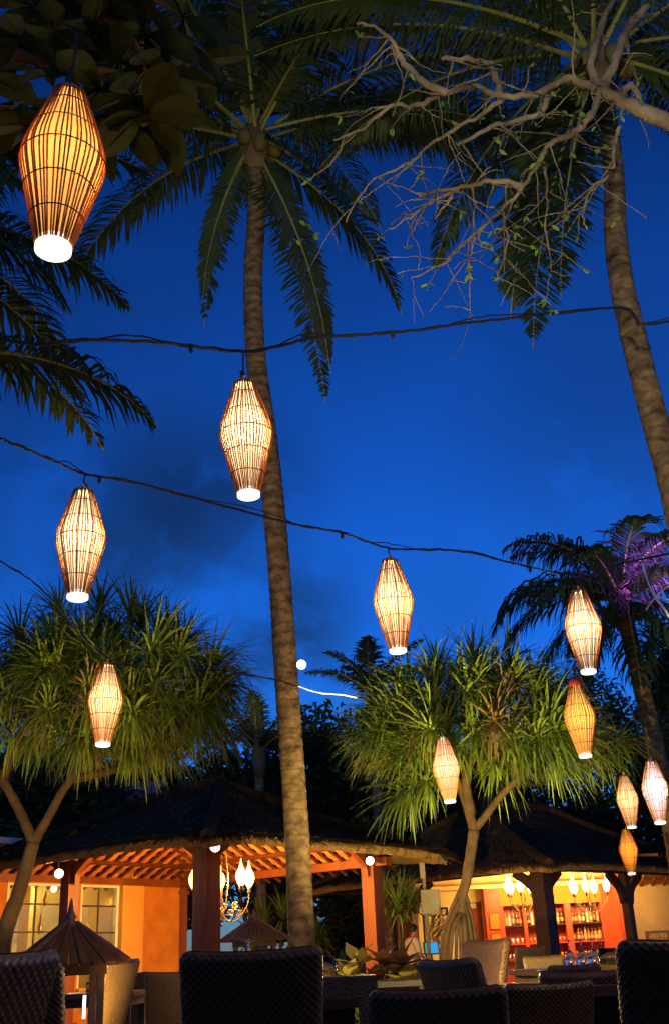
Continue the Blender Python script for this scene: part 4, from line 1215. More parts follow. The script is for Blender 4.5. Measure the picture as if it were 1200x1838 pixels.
# right
Y2 = 15.2
def L2(x, y, dy=0): return at_y(x, y, Y2 + dy)
b0 = L2(822, 1860); b0.z = 0
f1, f2 = L2(838, 1570), L2(850, 1490)
limbs = [('trunk', [L2(826, 1650), L2(829, 1610), f1, f2], .055, .082),
         ('limb', [f2, L2(835, 1440), L2(815, 1395), L2(780, 1360)], .075, .04),
         ('limb', [f2, L2(870, 1465), L2(905, 1420), L2(945, 1385)], .058, .045),
         ('limb', [L2(845, 1460), L2(835, 1400, -.2), L2(850, 1350, -.3), L2(860, 1300, -.2)], .07, .05),
         ('limb', [L2(945, 1385), L2(1000, 1395, .2), L2(1050, 1380, .3)], .04, .035),
         ('limb', [L2(945, 1385), L2(960, 1340), L2(950, 1290)], .045, .035),
         ('limb', [L2(815, 1395), L2(760, 1410), L2(720, 1400)], .04, .03)]
ros = [L2(x, y, dy) for x, y, dy in ((700, 1300, -.3), (730, 1250, 0), (790, 1210, 0), (850, 1200, .2), (910, 1205, .1), (965, 1240, .2), (1000, 1290, .3), (1060, 1320, 1.8), (1110, 1330, 2.2), (1040, 1350, 1.8), (960, 1320, -.4), (900, 1260, -.6), (840, 1250, -.7),
       (780, 1270, -.7), (740, 1330, -.5), (770, 1400, -.6), (735, 1420, -.2), (870, 1330, -.6), (920, 1350, -.2), (830, 1310, -.2), (690, 1345, .1), (990, 1350, 0), (880, 1290, .8), (800, 1300, .9), (940, 1280, .9), (1010, 1340, 1.0), (1080, 1345, 2.2))]
st = []
for (x0, y0, x1, dy) in ((829, 1612, 782, -.22), (830, 1635, 797, -.38), (828, 1648, 812, -.42), (831, 1640, 836, -.36), (833, 1618, 853, -.25), (831, 1600, 846, .3), (829, 1605, 792, .3), (834, 1605, 862, .0), (830, 1585, 772, .05), (830, 1655, 824, -.25), (832, 1628, 843, -.1)):
    e_ = L2(x1, 1760, dy); e_.z = 0.0
    mid_ = L2((x0 * .4 + x1 * .6), 1680, dy * .7)
    st.append(([L2(x0, y0), mid_, e_], rr.uniform(.016, .027)))
ros += dome(L2, 860, 1305, 190, 100, 1.2, 75, random.Random(92))
screw_pine('screw pine with lit green crown standing on a cone of stilt roots', b0, limbs, ros, 8, .68, 62, st, .0145)

# ================================================================ twisted bare branches at the upper right
M_tw = mat('grey_twig_bark_mat', (.15, .115, .065), .85, var=.6, vscale=4, bump=.8, bscale=30)
M_small = mat('small_leaf_mat', (.16, .26, .04), .5, transl=.4)
YT = 6.6
def T(x, y, dy=0): return at_y(x, y, YT + dy)
hub = T(1075, 160)
tb = V((T(1420, 600).x + .3, YT + .3, 0))
tree = thing('twisted_tree', 'gnarled tree with bare grey crooked branches spreading across the leaning palm', 'tree', tb)
rr = random.Random(13)
def limb(name, pts, r0, r1, n=8, wob=.012, sub=True):
    q = smoothpath(pts, 5)
    q = [p + V((rr.uniform(-1, 1), rr.uniform(-1, 1), rr.uniform(-1, 1))) * wob for p in q]
    mb = MB(); mb.tube([p - tb for p in q], [lerp(r0, r1, i / (len(q) - 1)) * rr.uniform(.85, 1.15) for i in range(len(q))], n); mb.build(name, M_tw, tree, True)
    return q
limb('trunk', [tb, V((tb.x + .1, tb.y, 1.8)), V((tb.x - .1, tb.y - .1, 3.4)), T(1300, 300), T(1200, 225), T(1130, 190), hub], .12, .040, 12, .02)
main = [([hub, T(1040, 148), T(1015, 142), T(960, 168), T(895, 172), T(850, 155), T(800, 165, -.2)], .036, .022),
        ([T(895, 172), T(893, 150), T(880, 118), T(850, 108), T(790, 104)], .034, .02),
        ([hub, T(1060, 205), T(1030, 238), T(985, 260), T(965, 295), T(930, 345), T(880, 395), T(830, 440)], .030, .009),
        ([T(935, 335), T(900, 325), T(860, 328), T(815, 338), T(750, 348)], .028, .014),
        ([T(815, 338), T(800, 365), T(780, 395)], .016, .008), ([T(820, 338), T(770, 365), T(735, 390), T(700, 410)], .014, .006),
        ([T(980, 175), T(965, 205), T(930, 215), T(880, 230), T(820, 260)], .03, .014), ([T(900, 180), T(850, 215), T(790, 245), T(740, 290)], .022, .01),
        ([T(800, 165, -.2), T(760, 145, -.3), T(720, 105, -.3), T(700, 80, -.3)], .034, .02), ([T(720, 105, -.3), T(690, 60, -.4), T(640, 40, -.5)], .02, .01),
        ([T(1110, 185), T(1130, 150), T(1150, 180), T(1160, 215)], .03, .022), ([hub, T(1100, 120), T(1120, 60), T(1160, 10)], .05, .03), ([hub, T(1060, 110), T(1080, 40), T(1110, -20)], .04, .02),
        ([T(1110, 230), T(1103, 260), T(1100, 300)], .02, .012), ([T(1090, 315), T(1060, 340), T(1045, 380), T(1050, 410)], .014, .007), ([T(975, 300), T(980, 340), T(978, 400), T(985, 450)], .013, .006),
        ([T(880, 395), T(850, 430), T(840, 470), T(845, 500)], .012, .005), ([T(900, 380), T(910, 430), T(890, 500)], .011, .005),
        ([T(830, 440), T(800, 470), T(780, 480), T(735, 500)], .011, .005), ([T(800, 165, -.2), T(750, 190), T(700, 190), T(650, 230), T(600, 250)], .024, .009), ([T(740, 290), T(700, 310), T(660, 330), T(620, 400)], .012, .005)]
sprigs = []
for pts, r0, r1 in main:
    q = limb('branch', pts, r0, r1)
    # side twigs
    for _ in range(int(len(q) * .34)):
        i = rr.randrange(2, len(q)); p = q[i]
        d = V((rr.uniform(-1, .7), rr.uniform(-.5, .5), rr.uniform(-1.2, .3))).normalized()
        tw_ = [p]; ln = rr.uniform(.2, .75)
        for k in range(5):
            d = (d + V((rr.uniform(-.7, .7), rr.uniform(-.5, .5), rr.uniform(-.8, .5))) * .38).normalized(); tw_.append(tw_[-1] + d * ln / 5)
        limb('twig', tw_, min(r1 * .8, .009), .0025, 5, .003)
        sprigs.append(tw_[-1])
        if rr.random() < .6:
            d = V((rr.uniform(-1, 1), rr.uniform(-.5, .5), rr.uniform(-1, .6))).normalized()
            limb('twig', [tw_[2], tw_[2] + d * .1, tw_[2] + d * .2 + V((0, 0, rr.uniform(-.08, .05)))], .005, .002, 4, .006)
lf = MB()
lf.add([(0, 0, 0), (.018, .03, .004), (.02, .06, 0), (0, .10, -.008), (-.02, .06, 0), (-.018, .03, .004)], [(0, 1, 2, 3), (0, 3, 4, 5)])
lf_me = lf.mesh('leaf', M_small)
for p in rr.sample(sprigs, min(len(sprigs), 60)) + [T(838, 480), T(720, 500), T(690, 465), T(1140, 160), T(1150, 175), T(1083, 260), T(1080, 262), T(550, 405), T(535, 430), T(560, 425)]:
    for k in range(3):
        put('leaf', lf_me, tree, p - tb + V((rr.uniform(-.02, .02),) * 3), (rr.uniform(-1.2, .3), rr.uniform(-.8, .8), rr.uniform(0, 6.3)), rr.uniform(.45, .8))

# ================================================================ broad-leaved tree at the upper left
M_broad = mat('broad_leaf_mat', (.032, .05, .011), .55, var=.3, vscale=7, spec=.2, transl=.3, rnd=.35)
YQ = 3.55
def Q(x, y, dy=0): return at_y(x, y, YQ + dy)
qb = V((Q(-420, 300).x - .4, YQ + .6, 0))
bt = thing('broadleaf_tree', 'tree with big oval paddle leaves overhanging the largest lantern', 'tree', qb)
def qlimb(name, pts, r0, r1, n=8):
    q = smoothpath(pts, 6); mb = MB(); mb.tube([p - qb for p in q], [lerp(r0, r1, i / (len(q) - 1)) * rr.uniform(.9, 1.1) for i in range(len(q))], n); mb.build(name, M_pbark, bt, True); return q
qlimb('trunk', [qb, V((qb.x, qb.y, 2.0)), V((qb.x + .2, qb.y - .1, 3.8)), Q(-260, 60, .4)], .16, .07, 10)
br = [qlimb('branch', [Q(-260, 60, .4), Q(-100, 80, .2), Q(0, 93, 0), Q(50, 103, 0), Q(115, 118, -.05), Q(200, 130, 0), Q(280, 150, .1)], .05, .010),
      qlimb('branch', [Q(-260, 60, .4), Q(-120, -60, .2), Q(40, -40, .1), Q(150, 10, 0), Q(230, 60, 0), Q(260, 130, 0)], .045, .010),
      qlimb('branch', [Q(150, 10, 0), Q(230, -20, .2), Q(310, 20, .3), Q(350, 60, .3)], .02, .008),
      qlimb('branch', [Q(-100, 80, .2), Q(-40, 160, .2), Q(10, 200, .1)], .02, .008)]
bl_ = MB(); ng = 8
prof_l = [0.03, .30, .62, .86, 1.0, 1.0, .84, .5, .04]
vs = []; fs = []
for i in range(ng + 1):
    t = i / ng; wv = .066 * prof_l[i]; y_ = .30 * t; sag_ = -.05 * t * t
    vs += [(-wv, y_, sag_ + .014 * prof_l[i]), (-wv * .5, y_, sag_ + .003), (0, y_, sag_), (wv * .5, y_, sag_ + .003), (wv, y_, sag_ + .014 * prof_l[i])]
for i in range(ng):
    for j in range(4):
        k = i * 5 + j; fs.append((k, k + 1, k + 6, k + 5))
bl_.add(vs, fs); bl_.tube([(0, -.05, .004), (0, .0, 0), (0, .15, -.016), (0, .29, -.05)], [.004, .004, .003, .001], 4)
bl_me = bl_.mesh('leaf', M_broad, True)
def bleaf(p, d, s):
    d = V(d).normalized(); o = put('leaf', bl_me, bt, V(p) - qb)
    o.rotation_mode = 'QUATERNION'
    q = d.to_track_quat('Y', 'Z'); o.rotation_quaternion = q @ Euler((0, rr.uniform(-.5, .5), 0)).to_quaternion(); o.scale = (s * rr.uniform(.9, 1.2), s, s)
anch = [(20, 200, -.1), (60, 225, 0), (150, 220, .1), (40, 70, -.1), (100, 55, 0), (170, 70, .1), (215, 110, 0), (120, 130, .05), (180, 160, .05), (235, 170, -.05), (260, 205, -.05), (285, 130, .1), (310, 80, .1), (260, 60, 0), (200, 20, 0), (330, 30, .2), (140, 0, 0), (60, 10, 0), (0, 60, 0), (290, 190, .1), (230, 220, 0), (-30, 130, .1), (350, 110, .3)]
for x, y, dy in anch:
    p0 = Q(x, y, dy)
    near = min((q for b_ in br for q in b_), key=lambda q: (q - p0).length)
    qlimb('twig', [near, lerp(near, p0, .5) + V((0, 0, .03)), p0], .006, .004, 5)
    n = rr.randrange(4, 7)
    for k in range(n):
        an_ = 2 * math.pi * k / n + rr.uniform(-.4, .4)
        bleaf(p0, V((math.cos(an_), math.sin(an_) * .8, rr.uniform(-.75, .25))), rr.uniform(.75, 1.05))

# ================================================================ background trees, leafy crowns on trunks
M_bgleaf = mat('hedge_leaf_mat', (.035, .055, .016), .6, var=.4, vscale=1.2, transl=.2, rnd=.3)
def leafy(label, x, y, z0, z1, rad, seed, n=1500, leaf=.16):
    rr = random.Random(seed); t = thing('garden_tree', label, 'tree', (x, y, 0), 0, 'dark trees behind the pavilions')
    mb = MB(); mb.tube([(0, 0, 0), (.1, 0, z0 * .6), (0, .1, lerp(z0, z1, .5))], [.14, .10, .05], 8)
    for k in range(5):
        an_ = k * 1.3; mb.tube([(0, .03, z0 * .8), (math.cos(an_) * rad * .4, math.sin(an_) * rad * .4, lerp(z0, z1, .4)), (math.cos(an_) * rad * .75, math.sin(an_) * rad * .75, lerp(z0, z1, .65))], [.06, .04, .015], 6)
    mb.build('trunk', M_pbark, t, True)
    mb = MB(); cl_ = [(V((rr.uniform(-1, 1), rr.uniform(-1, 1), rr.uniform(-1, 1)))) for _ in range(26)]
    for i in range(n):
        c = cl_[i % 26]; c = c / max(1, c.length * 1.05)
        d = V((rr.gauss(0, 1), rr.gauss(0, 1), rr.gauss(0, 1))).normalized() * rr.random() ** .4 * .38
        q = c * .8 + d; p = V((q.x * rad, q.y * rad, (z0 + z1) / 2 + q.z * (z1 - z0) / 2))
        u_ = V((rr.gauss(0, 1), rr.gauss(0, 1), rr.gauss(0, 1) * .6)).normalized(); v_ = u_.orthogonal().normalized()
        s = leaf * rr.uniform(.6, 1.3)
        mb.add([p - u_ * s * .5, p + v_ * s * .22, p + u_ * s * .5, p - v_ * s * .22], [(0, 1, 2, 3)])
    mb.build('crown', M_bgleaf, t)
for i, (px, y, z0, z1, rad, lab) in enumerate(((590, 29, .8, 7.6, 2.2, 'dark leafy tree between tall palm trunk and stilt rooted tree'), (690, 31, .6, 6.6, 2.0, 'dark leafy tree behind the red pavilion post'),
        (455, 28, 1.5, 6.8, 1.9, 'dark leafy tree behind the pavilion ridge'), (1190, 31, 1.8, 9.6, 2.8, 'dark leafy tree behind the white lantern'), (60, 26, 1.5, 6.3, 2.4, 'dark leafy tree behind the forked tree trunk'),
        (800, 33, .5, 7.2, 2.8, 'dark leafy tree behind the bar roof side'), (220, 28, 1.5, 6.9, 2.6, 'dark leafy tree behind the pavilion thatch'), (1370, 25, 1.2, 8.5, 2.2, 'dark leafy tree beside the bar roof end'), (960, 33, 1.0, 7.6, 2.8, 'dark leafy tree rising behind the bar roof'))):
    leafy(lab, foot(px, y), y, z0, z1, rad, 100 + i, 15000, .26)
# house front with a small white window showing behind the thatch
hp = at_y(196, 1410, 26.0)
hs_ = thing('neighbour_house', 'dim house with small white framed window behind the pavilion thatch', 'house', (hp.x - .6, 26.4, 0))
mb = MB(); mb.box((0, 1.0, 2.6), (3.6, 2.0, 5.2)); mb.build('wall', mat('dusk_wall_mat', (.22, .24, .28), .9, var=.15, vscale=1), hs_)
mb = MB(); mb.box((0, 1.0, 5.3), (4.2, 2.6, .2)); mb.box((0, 1.0, 5.6), (3.0, 1.6, .4), taper=.4); mb.build('house_roof', M_thatch, hs_)
wd_ = MB(); cx = .6; cz = hp.z
for bx_ in (((cx - .2, -.02, cz), (.04, .06, .6)), ((cx + .2, -.02, cz), (.04, .06, .6)), ((cx, -.02, cz + .28), (.36, .06, .04)), ((cx, -.02, cz - .28), (.36, .06, .04))): wd_.box(*bx_)
wf = wd_.build('window', mat('window_white_mat', (.7, .7, .68), .6), hs_)
mb = MB(); mb.box((cx, -.012, cz), (.355, .02, .515)); mb.build('pane', mat('dark_pane_mat', (.10, .12, .10), .2, spec=.6), wf)
# purple stage lamp on the dark palm
plp = at_y(1222, 1010, 18.4)
st_ = thing('stage_light', 'purple stage lamp on a tall pole beside the dark palm', 'stage light', (plp.x + .1, plp.y, 0))
mb = MB(); mb.tube([(0, 0, 0), (0, 0, plp.z - .1)], .03, 8); mb.build('pole', M_fix, st_)
aim = V((-.8, .9, .05)).normalized()
mb = MB(); mb.tube([V((0, 0, plp.z)) - aim * .2, V((0, 0, plp.z)), V((0, 0, plp.z)) + aim * .02], [.07, .11, .115], 12); mb.build('lamp_can', M_fix, st_, True)
lamp('bulb', 'SPOT', V((0, 0, plp.z)) + aim * .08, 800, (.28, .06, 1.0), st_, .15, R(140), aim, .9)
# pale bare twig in front of it
tg_ = at_y(1178, 1045, 12.5)
pt_ = thing('bare_shrub', 'slender bare shrub with pale forked twigs in front of the purple glow', 'shrub', (foot(1215, 12.5), 12.5, 0))
o_ = pt_.location.copy()
def SQ(x, y): return at_y(x, y, 12.5) - o_
mb = MB(); mb.tube(smoothpath([V((0, 0, 0)), SQ(1235, 1400), SQ(1215, 1150), SQ(1175, 1072)], 6), .016, 6); mb.build('stem', mat('pale_twig_mat', (.6, .58, .6), .6), pt_, True)
for ps in (((1175, 1072), (1162, 1045), (1151, 1010)), ((1175, 1072), (1190, 1058), (1205, 1048)), ((1175, 1072), (1165, 1085), (1158, 1095)), ((1178, 1072), (1190, 1073), (1203, 1078))):
    mb = MB(); mb.tube(smoothpath([SQ(*q) for q in ps], 4), .010, 5); mb.build('twig', MATS['pale_twig_mat'], pt_, True)
# ================================================================ wicker chairs, tables, glasses, garden lanterns, plants
M_wick = mat('wicker_mat', (.078, .044, .016), .38, var=.3, vscale=30, spec=.45, rnd=.15)
M_wickp = mat('wicker_band_mat', (.026, .018, .011), .42, var=.4, vscale=60, bump=.8, bscale=150, spec=.5)
M_cush = mat('cushion_mat', (.30, .25, .17), .9, var=.1, vscale=10)
PITCHW = .013
def weave(w_, d_, z0, z1, shape, per=3, cap_top=True, amp=.0028):
    """basket-woven slab: rounded-rectangle loop (w_ x d_) extruded z0..z1; shape(x,y,z)->pos bends it"""
    r_ = min(w_, d_) * .42; cx, cy = w_ / 2 - r_, d_ / 2 - r_
    loop = []
    per_len = 4 * (cx + cy) + 2 * math.pi * r_
    nc = int(per_len / PITCHW) // 2 * 2; nu = nc * per
    def lp(s):
        segs = [(2 * cy, 'e'), (math.pi / 2 * r_, 'ne'), (2 * cx, 'n'), (math.pi / 2 * r_, 'nw'), (2 * cy, 'w'), (math.pi / 2 * r_, 'sw'), (2 * cx, 's'), (math.pi / 2 * r_, 'se')]
        for L_, k in segs:
            if s <= L_ + 1e-9:
                if k == 'e': return V((cx + r_, -cy + s, 0)), V((1, 0, 0))
                if k == 'n': return V((cx - s, cy + r_, 0)), V((0, 1, 0))
                if k == 'w': return V((-cx - r_, cy - s, 0)), V((-1, 0, 0))
                if k == 's': return V((-cx + s, -cy - r_, 0)), V((0, -1, 0))
                a0 = {'ne': 0, 'nw': 90, 'sw': 180, 'se': 270}[k]; c = {'ne': (cx, cy), 'nw': (-cx, cy), 'sw': (-cx, -cy), 'se': (cx, -cy)}[k]
                an_ = R(a0) + s / r_; n_ = V((math.cos(an_), math.sin(an_), 0)); return V((c[0], c[1], 0)) + n_ * r_, n_
            s -= L_
        return lp(0)
    nvc = max(2, int((z1 - z0) / PITCHW)); nv = nvc * per
    mb = MB(); vs = []; fs = []
    for j in range(nv + 1):
        z = lerp(z0, z1, j / nv)
        shrink = 1.0
        for i in range(nu):
            p, n_ = lp(per_len * i / nu)
            a_ = math.sin(math.pi * (i + .5) / per) * math.sin(math.pi * (j + .5) / per)
            edge = min(1, (nv - j) / (per * 1.5)) if cap_top else 1
            q = p + n_ * (amp * a_ - (1 - edge) * .012)
            vs.append(shape(q.x, q.y, z))
    for j in range(nv):
        for i in range(nu):
            fs.append((j * nu + i, j * nu + (i + 1) % nu, (j + 1) * nu + (i + 1) % nu, (j + 1) * nu + i))
    # domed cap
    k0 = nv * nu; prev = k0; rows = 4
    for q in range(1, rows + 1):
        f_ = 1 - q / rows
        base = len(vs)
        for i in range(nu):
            p, n_ = lp(per_len * i / nu)
            p2 = V((p.x * (1 - (1 - f_) * min(1, (d_ / w_ if w_ > d_ else 1))), p.y * f_, 0)) - n_ * .012
            if f_ == 0: p2 = V((max(-cx, min(cx, p.x)), 0, 0))
            vs.append(shape(p2.x, p2.y, z1 + .010 * (1 - f_ * f_)))
        for i in range(nu): fs.append((prev + i, prev + (i + 1) % nu, base + (i + 1) % nu, base + i))
        prev = base
    mb.add(vs, fs)
    return mb
BW, BH = .46, .97
def back_shape(x, y, z):
    t = (z - .40) / (BH - .40)
    k = 1.0 + .07 * max(0, t)
    return V((x * k, -.22 - .13 * max(0, t) ** 1.2 + y - .05 * (x / .25) ** 2 * -1 * .6, z + .012 * (x / .23) ** 2))
back_me = weave(BW, .058, .40, BH, back_shape).mesh('backrest', M_wick, True)
seat_me = weave(.47, .47, .30, .43, lambda x, y, z: V((x, y, z)), 2).mesh('seat', M_wick, True)
cm = MB(); cm.box((0, .01, .452), (.42, .42, .045), None, .96); cush_me = cm.mesh('cushion', M_cush)
lm = MB(); lm.box((0, 0, .15), (.05, .05, .30), None, 1.25); leg_me = lm.mesh('leg', M_wickp)
def arm_mesh():
    mb = MB(); pts = [V((0, -.27, .66)), V((0, -.1, .665)), V((0, .12, .66)), V((0, .21, .645)), V((0, .235, .60)), V((0, .235, .50)), V((0, .23, .40))]
    q = smoothpath(pts, 4)
    for i in range(len(q) - 1): mb.bar(q[i], q[i + 1] + (q[i + 1] - q[i]) * .1, .075, .045, V((0, 1, .3)) if i > 12 else V((0, 0, 1)))
    return mb.mesh('armrest', M_wickp)
arm_me = arm_mesh()
def chair(label, px, y, rz, arms=False, z=0.0, scale=1.0, group=None, x=None):
    t = thing('wicker_chair', label, 'chair', (foot(px, y) if x is None else x, y, z), rz, group)
    t.scale = (scale,) * 3
    put('backrest', back_me, t); put('seat', seat_me, t); put('cushion', cush_me, t)
    for sx in (-1, 1):
        for sy in (-1, 1): put('leg', leg_me, t, (sx * .20, sy * .20, 0))
        if arms: put('armrest', arm_me, t, (sx * .255, 0, 0))
    return t
# rz: 0 = chair faces away from the viewer
chair('large black wicker chair back with inverted wine glass showing above it', 460, 4.12, R(2), scale=.965)
chair('wicker chair back turned aside, glints down its edge, beside the pyramid lantern', -205, 2.75, R(62), scale=.97)
chair('brown wicker chair back standing under the pyramid lantern roof', 72, 5.2, R(-8), scale=.96)
chair('slim wicker chair seen from its side before the orange wall', 150, 8.6, R(72), scale=1.0)
chair('low black wicker armchair with back nearest the potted yellow plant', 785, 3.7, R(-6), True, scale=.83)
chair('black wicker chair back with bright curved edge, leaning towards the yellow plant', 897, 5.2, R(-60), scale=.905)
chair('wicker chair showing its lit tan woven inner back beside the stilt roots', 785, 6.5, R(113), scale=1.0)
chair('broad brown wicker chair back in front of the bar counter and its tumbler', 1178, 3.5, R(6), scale=.935)
chair('black wicker chair before the laid table of wine glasses', 1048, 5.4, R(-14), scale=.83)
chair('wicker chair with pale lit top rim at the laid table', 985, 8.0, R(24), True, scale=.83)
chair('wicker chair standing behind the laid table near bar counter', 985, 11.8, R(186), scale=.88)
chair('low black wicker chair back between the tan lit chair and the laid table', 935, 5.0, R(14), True, scale=.80)
chair('wicker chair beside the orange wall of the pavilion', 262, 11.4, R(-20), scale=.9)
chair('dark wicker chair at the table against the orange wall skirting', 318, 8.2, R(10), scale=.9)
chair('small grey chair beside the red cabinet end of the bar', 932, 17.0, R(20))

M_tab = mat('table_top_mat', (.05, .03, .02), .3, var=.3, vscale=6, spec=.5); M_cloth = mat('table_cloth_mat', (.55, .50, .42), .8, var=.05)
def table(label, px, y, w_, d_, rz, h=.75, cloth=False):
    t = thing('dining_table', label, 'table', (foot(px, y), y, 0), rz)
    mb = MB(); mb.box((0, 0, h - .02), (w_, d_, .04)); mb.build('table_top', M_tab, t)
    mb = MB(); mb.box((0, 0, h - .075), (w_ - .08, d_ - .08, .07)); mb.build('apron', M_wickp, t)
    for sx in (-1, 1):
        for sy in (-1, 1):
            mb = MB(); mb.box((sx * (w_ / 2 - .06), sy * (d_ / 2 - .06), (h - .11) / 2), (.06, .06, h - .11)); mb.build('leg', M_wickp, t)
    if cloth:
        c = thing('place_mat', 'pale runner laid across the table of wine glasses', 'place mat', (foot(px, y), y, h), rz)
        mb = MB(); mb.box((0, 0, .005), (w_ * .98, .42, .010)); mb.build('mat_sheet', M_cloth, c)
        mb = MB()
        for k in range(12): mb.box((-w_ * .49 - .012, -.19 + k * .034, .004), (.024, .006, .006))
        mb.build('fringe', M_cloth, c)
    return t
table('dark table hidden behind the large black chair', 510, 5.2, .7, .7, 0, .76)
table('laid dining table with inverted wine glasses before the bar', 1045, 9.6, 1.05, .9, R(8), .77, True)
table('dark table by the waiter with a tall glass', 745, 9.0, .9, .8, 0, .75)
table('dark table beyond the broad brown chair', 1130, 5.3, .95, .8, 0, .76)
table('dark small table before the tan lit chair carrying a candle glass', 838, 5.95, .5, .4, 0, .76)
table('dark table near the pyramid lantern and orange wall', 165, 10.2, .9, .8, 0, .74)
M_gl = solid_glass('drinking_glass')
wg = MB(); wg.lathe([(.036, 0), (.044, .03), (.046, .06), (.040, .09), (.018, .115), (.005, .125), (.004, .185), (.010, .192), (.036, .197), (.037, .2), (.0, .2)], 20, close=False)
wg_me = wg.mesh('wine_glass', M_gl, True)
tm = MB(); tm.lathe([(.034, 0), (.040, .01), (.046, .055), (.040, .085), (.037, .085), (.043, .055), (.037, .012), (.0, .01)], 20, close=False)
tm_me = tm.mesh('tumbler', solid_glass('amber_tint_glass', (1.0, .93, .66)), True)
def glass(me, name, label, px, y, z, s=1.0, group=None):
    o = put(name, me, None, (foot(px, y), y, z), None, s); tag(o, label, 'glass', group)
glass(wg_me, 'wine_glass', 'inverted wine glass with its foot showing above the large black chair', 447, 4.95, .761, 1.22)
glass(wg_me, 'wine_glass', 'inverted wine glass with only its bowl showing behind the large black chair', 421, 5.05, .761, 1.0)
glass(tm_me, 'tumbler', 'round glass tumbler beside the palm trunk above the large black chair', 569, 4.95, .761, 1.9)
for i, px in enumerate((1021, 1043, 1063, 1080)):
    glass(wg_me, 'wine_glass', 'inverted wine glass on the laid table before the bar', px, 9.5 + .1 * (i % 2), .781, 1.02, 'wine glasses on the laid table')
glass(tm_me, 'tumbler', 'round glass tumbler above the broad brown chair by the bar wall', 1100, 5.2, .761, 1.7)
glass(tm_me, 'tumbler', 'round glass tumbler in front of the tan lit chair', 838, 5.9, .761, 1.3)
cn = thing('candle', 'added candle inside the tumbler in front of the tan lit chair', 'candle', (foot(838, 5.9), 5.9, .775))  # candle added in the tumbler to light the woven chair backs
mb = MB(); mb.lathe([(.02, 0), (.02, .03), (.0, .032)], 10); mb.build('wax', M_white, cn, True)
mb = MB(); mb.lathe([(.002, .034), (.007, .042), (.005, .055), (.0, .068)], 8); mb.build('flame', emis('candle_flame_mat', (1, .7, .25), 25), cn, True)
lamp('glow', 'POINT', (0, 0, .14), 60, (1, .66, .26), cn, .03)
glass(wg_me, 'wine_glass', 'inverted wine glass on the table by the waiter', 762, 8.9, .751, .9)
glass(tm_me, 'tumbler', 'low candle glass on the table near the orange wall', 165, 10.0, .741, 1.0)

# pyramid-roofed garden lanterns
M_slat = mat('roof_slat_mat', (.085, .038, .016), .5, var=.35, vscale=10, spec=.4)
def garden_lamp(label, px, y, ztop, s, lit, rz):
    t = thing('garden_lantern', label, 'garden lantern', (foot(px, y), y, 0), rz)
    hw = .30 * s; zb = ztop - .365 * s; zp = ztop - .15 * s
    for k in range(4):
        rot = Matrix.Rotation(k * math.pi / 2, 3, 'Z')
        n = 9
        for i in range(n):
            a0, a1 = -1 + 2 * i / n, -1 + 2 * (i + 1) / n
            mb = MB()
            lo0, lo1 = V((a0 * hw, -hw, zb)), V((a1 * hw, -hw, zb)); hi0, hi1 = V((a0 * .035, -.035, zp)), V((a1 * .035, -.035, zp))
            g_ = (lo1 - lo0) * .05; g2 = (hi1 - hi0) * .05; up = V((0, -.6, .8)) * (.006 + .005 * (i % 2)); dn = V((0, .6, -.8)) * .010
            P8 = [lo0 + g_ + dn, lo1 - g_ + dn, hi1 - g2 + dn, hi0 + g2 + dn, lo0 + g_ + up, lo1 - g_ + up, hi1 - g2 + up, hi0 + g2 + up]
            mb.add([rot @ p for p in P8], [(3, 2, 1, 0), (4, 5, 6, 7), (0, 1, 5, 4), (1, 2, 6, 5), (2, 3, 7, 6), (3, 0, 4, 7)])
            mb.build('roof_slat', M_slat, t)
        mb = MB(); mb.bar(rot @ V((-hw, -hw, zb + .012)), rot @ V((-.03, -.03, zp + .012)), .028, .024); mb.build('hip_rib', M_slat, t)
    mb = MB(); mb.lathe([(.055, zp - .02), (.060, zp + .01), (.030, zp + .03), (.036, zp + .05), (.020, zp + .07), (.012, ztop - .03), (.002, ztop)], 8); mb.build('finial', M_slat, t, True)
    mb = MB()
    for sx in (-1, 1):
        for sy in (-1, 1): mb.box((sx * hw * .55, sy * hw * .55, zb / 2 + .02), (.04, .04, zb))
    mb.box((0, 0, zb - .03), (hw * 1.3, hw * 1.3, .05)); mb.box((0, 0, .35), (hw * 1.3, hw * 1.3, .05)); mb.build('stand', M_slat, t)
    if lit:
        mb = MB(); mb.box((hw * .3, -hw * .3, zb - .22), (hw * .05, hw * .05, .12)); mb.build('lamp_tube', emis('lamp_tube_mat', (1, .9, .75), 3.0), t)
garden_lamp('wooden pyramid roof garden lantern with spiked finial beside the forked tree trunk', 122, 6.6, 1.31, 1.0, True, R(20))
garden_lamp('dim pyramid roof garden lantern behind the inverted wine glass', 457, 11.4, 1.44, .85, False, R(30))

# potted plants with broad yellow leaves
M_yl = mat('yellow_leaf_mat', (.50, .42, .08), .5, var=.25, vscale=6, transl=.3, rnd=.3); M_rl = mat('bronze_leaf_mat', (.26, .12, .04), .5, var=.3, vscale=6, transl=.3, rnd=.3)
M_gl2 = mat('green_leaf_mat', (.10, .18, .03), .5, var=.3, vscale=6, transl=.3, rnd=.3)
lfp = MB(); ng = 7; pl_ = [.08, .42, .78, 1, .95, .65, .3, .03]; vs = []; fs = []
for i in range(ng + 1):
    t = i / ng; vs += [(-.075 * pl_[i], .26 * t, -.07 * t * t + .012), (0, .26 * t, -.07 * t * t), (.075 * pl_[i], .26 * t, -.07 * t * t + .012)]
for i in range(ng): fs += [(3 * i, 3 * i + 1, 3 * i + 4, 3 * i + 3), (3 * i + 1, 3 * i + 2, 3 * i + 5, 3 * i + 4)]
lfp.add(vs, fs)
lf_y, lf_r, lf_g = lfp.mesh('leaf', M_yl, True), lfp.mesh('leaf', M_rl, True), lfp.mesh('leaf', M_gl2, True)
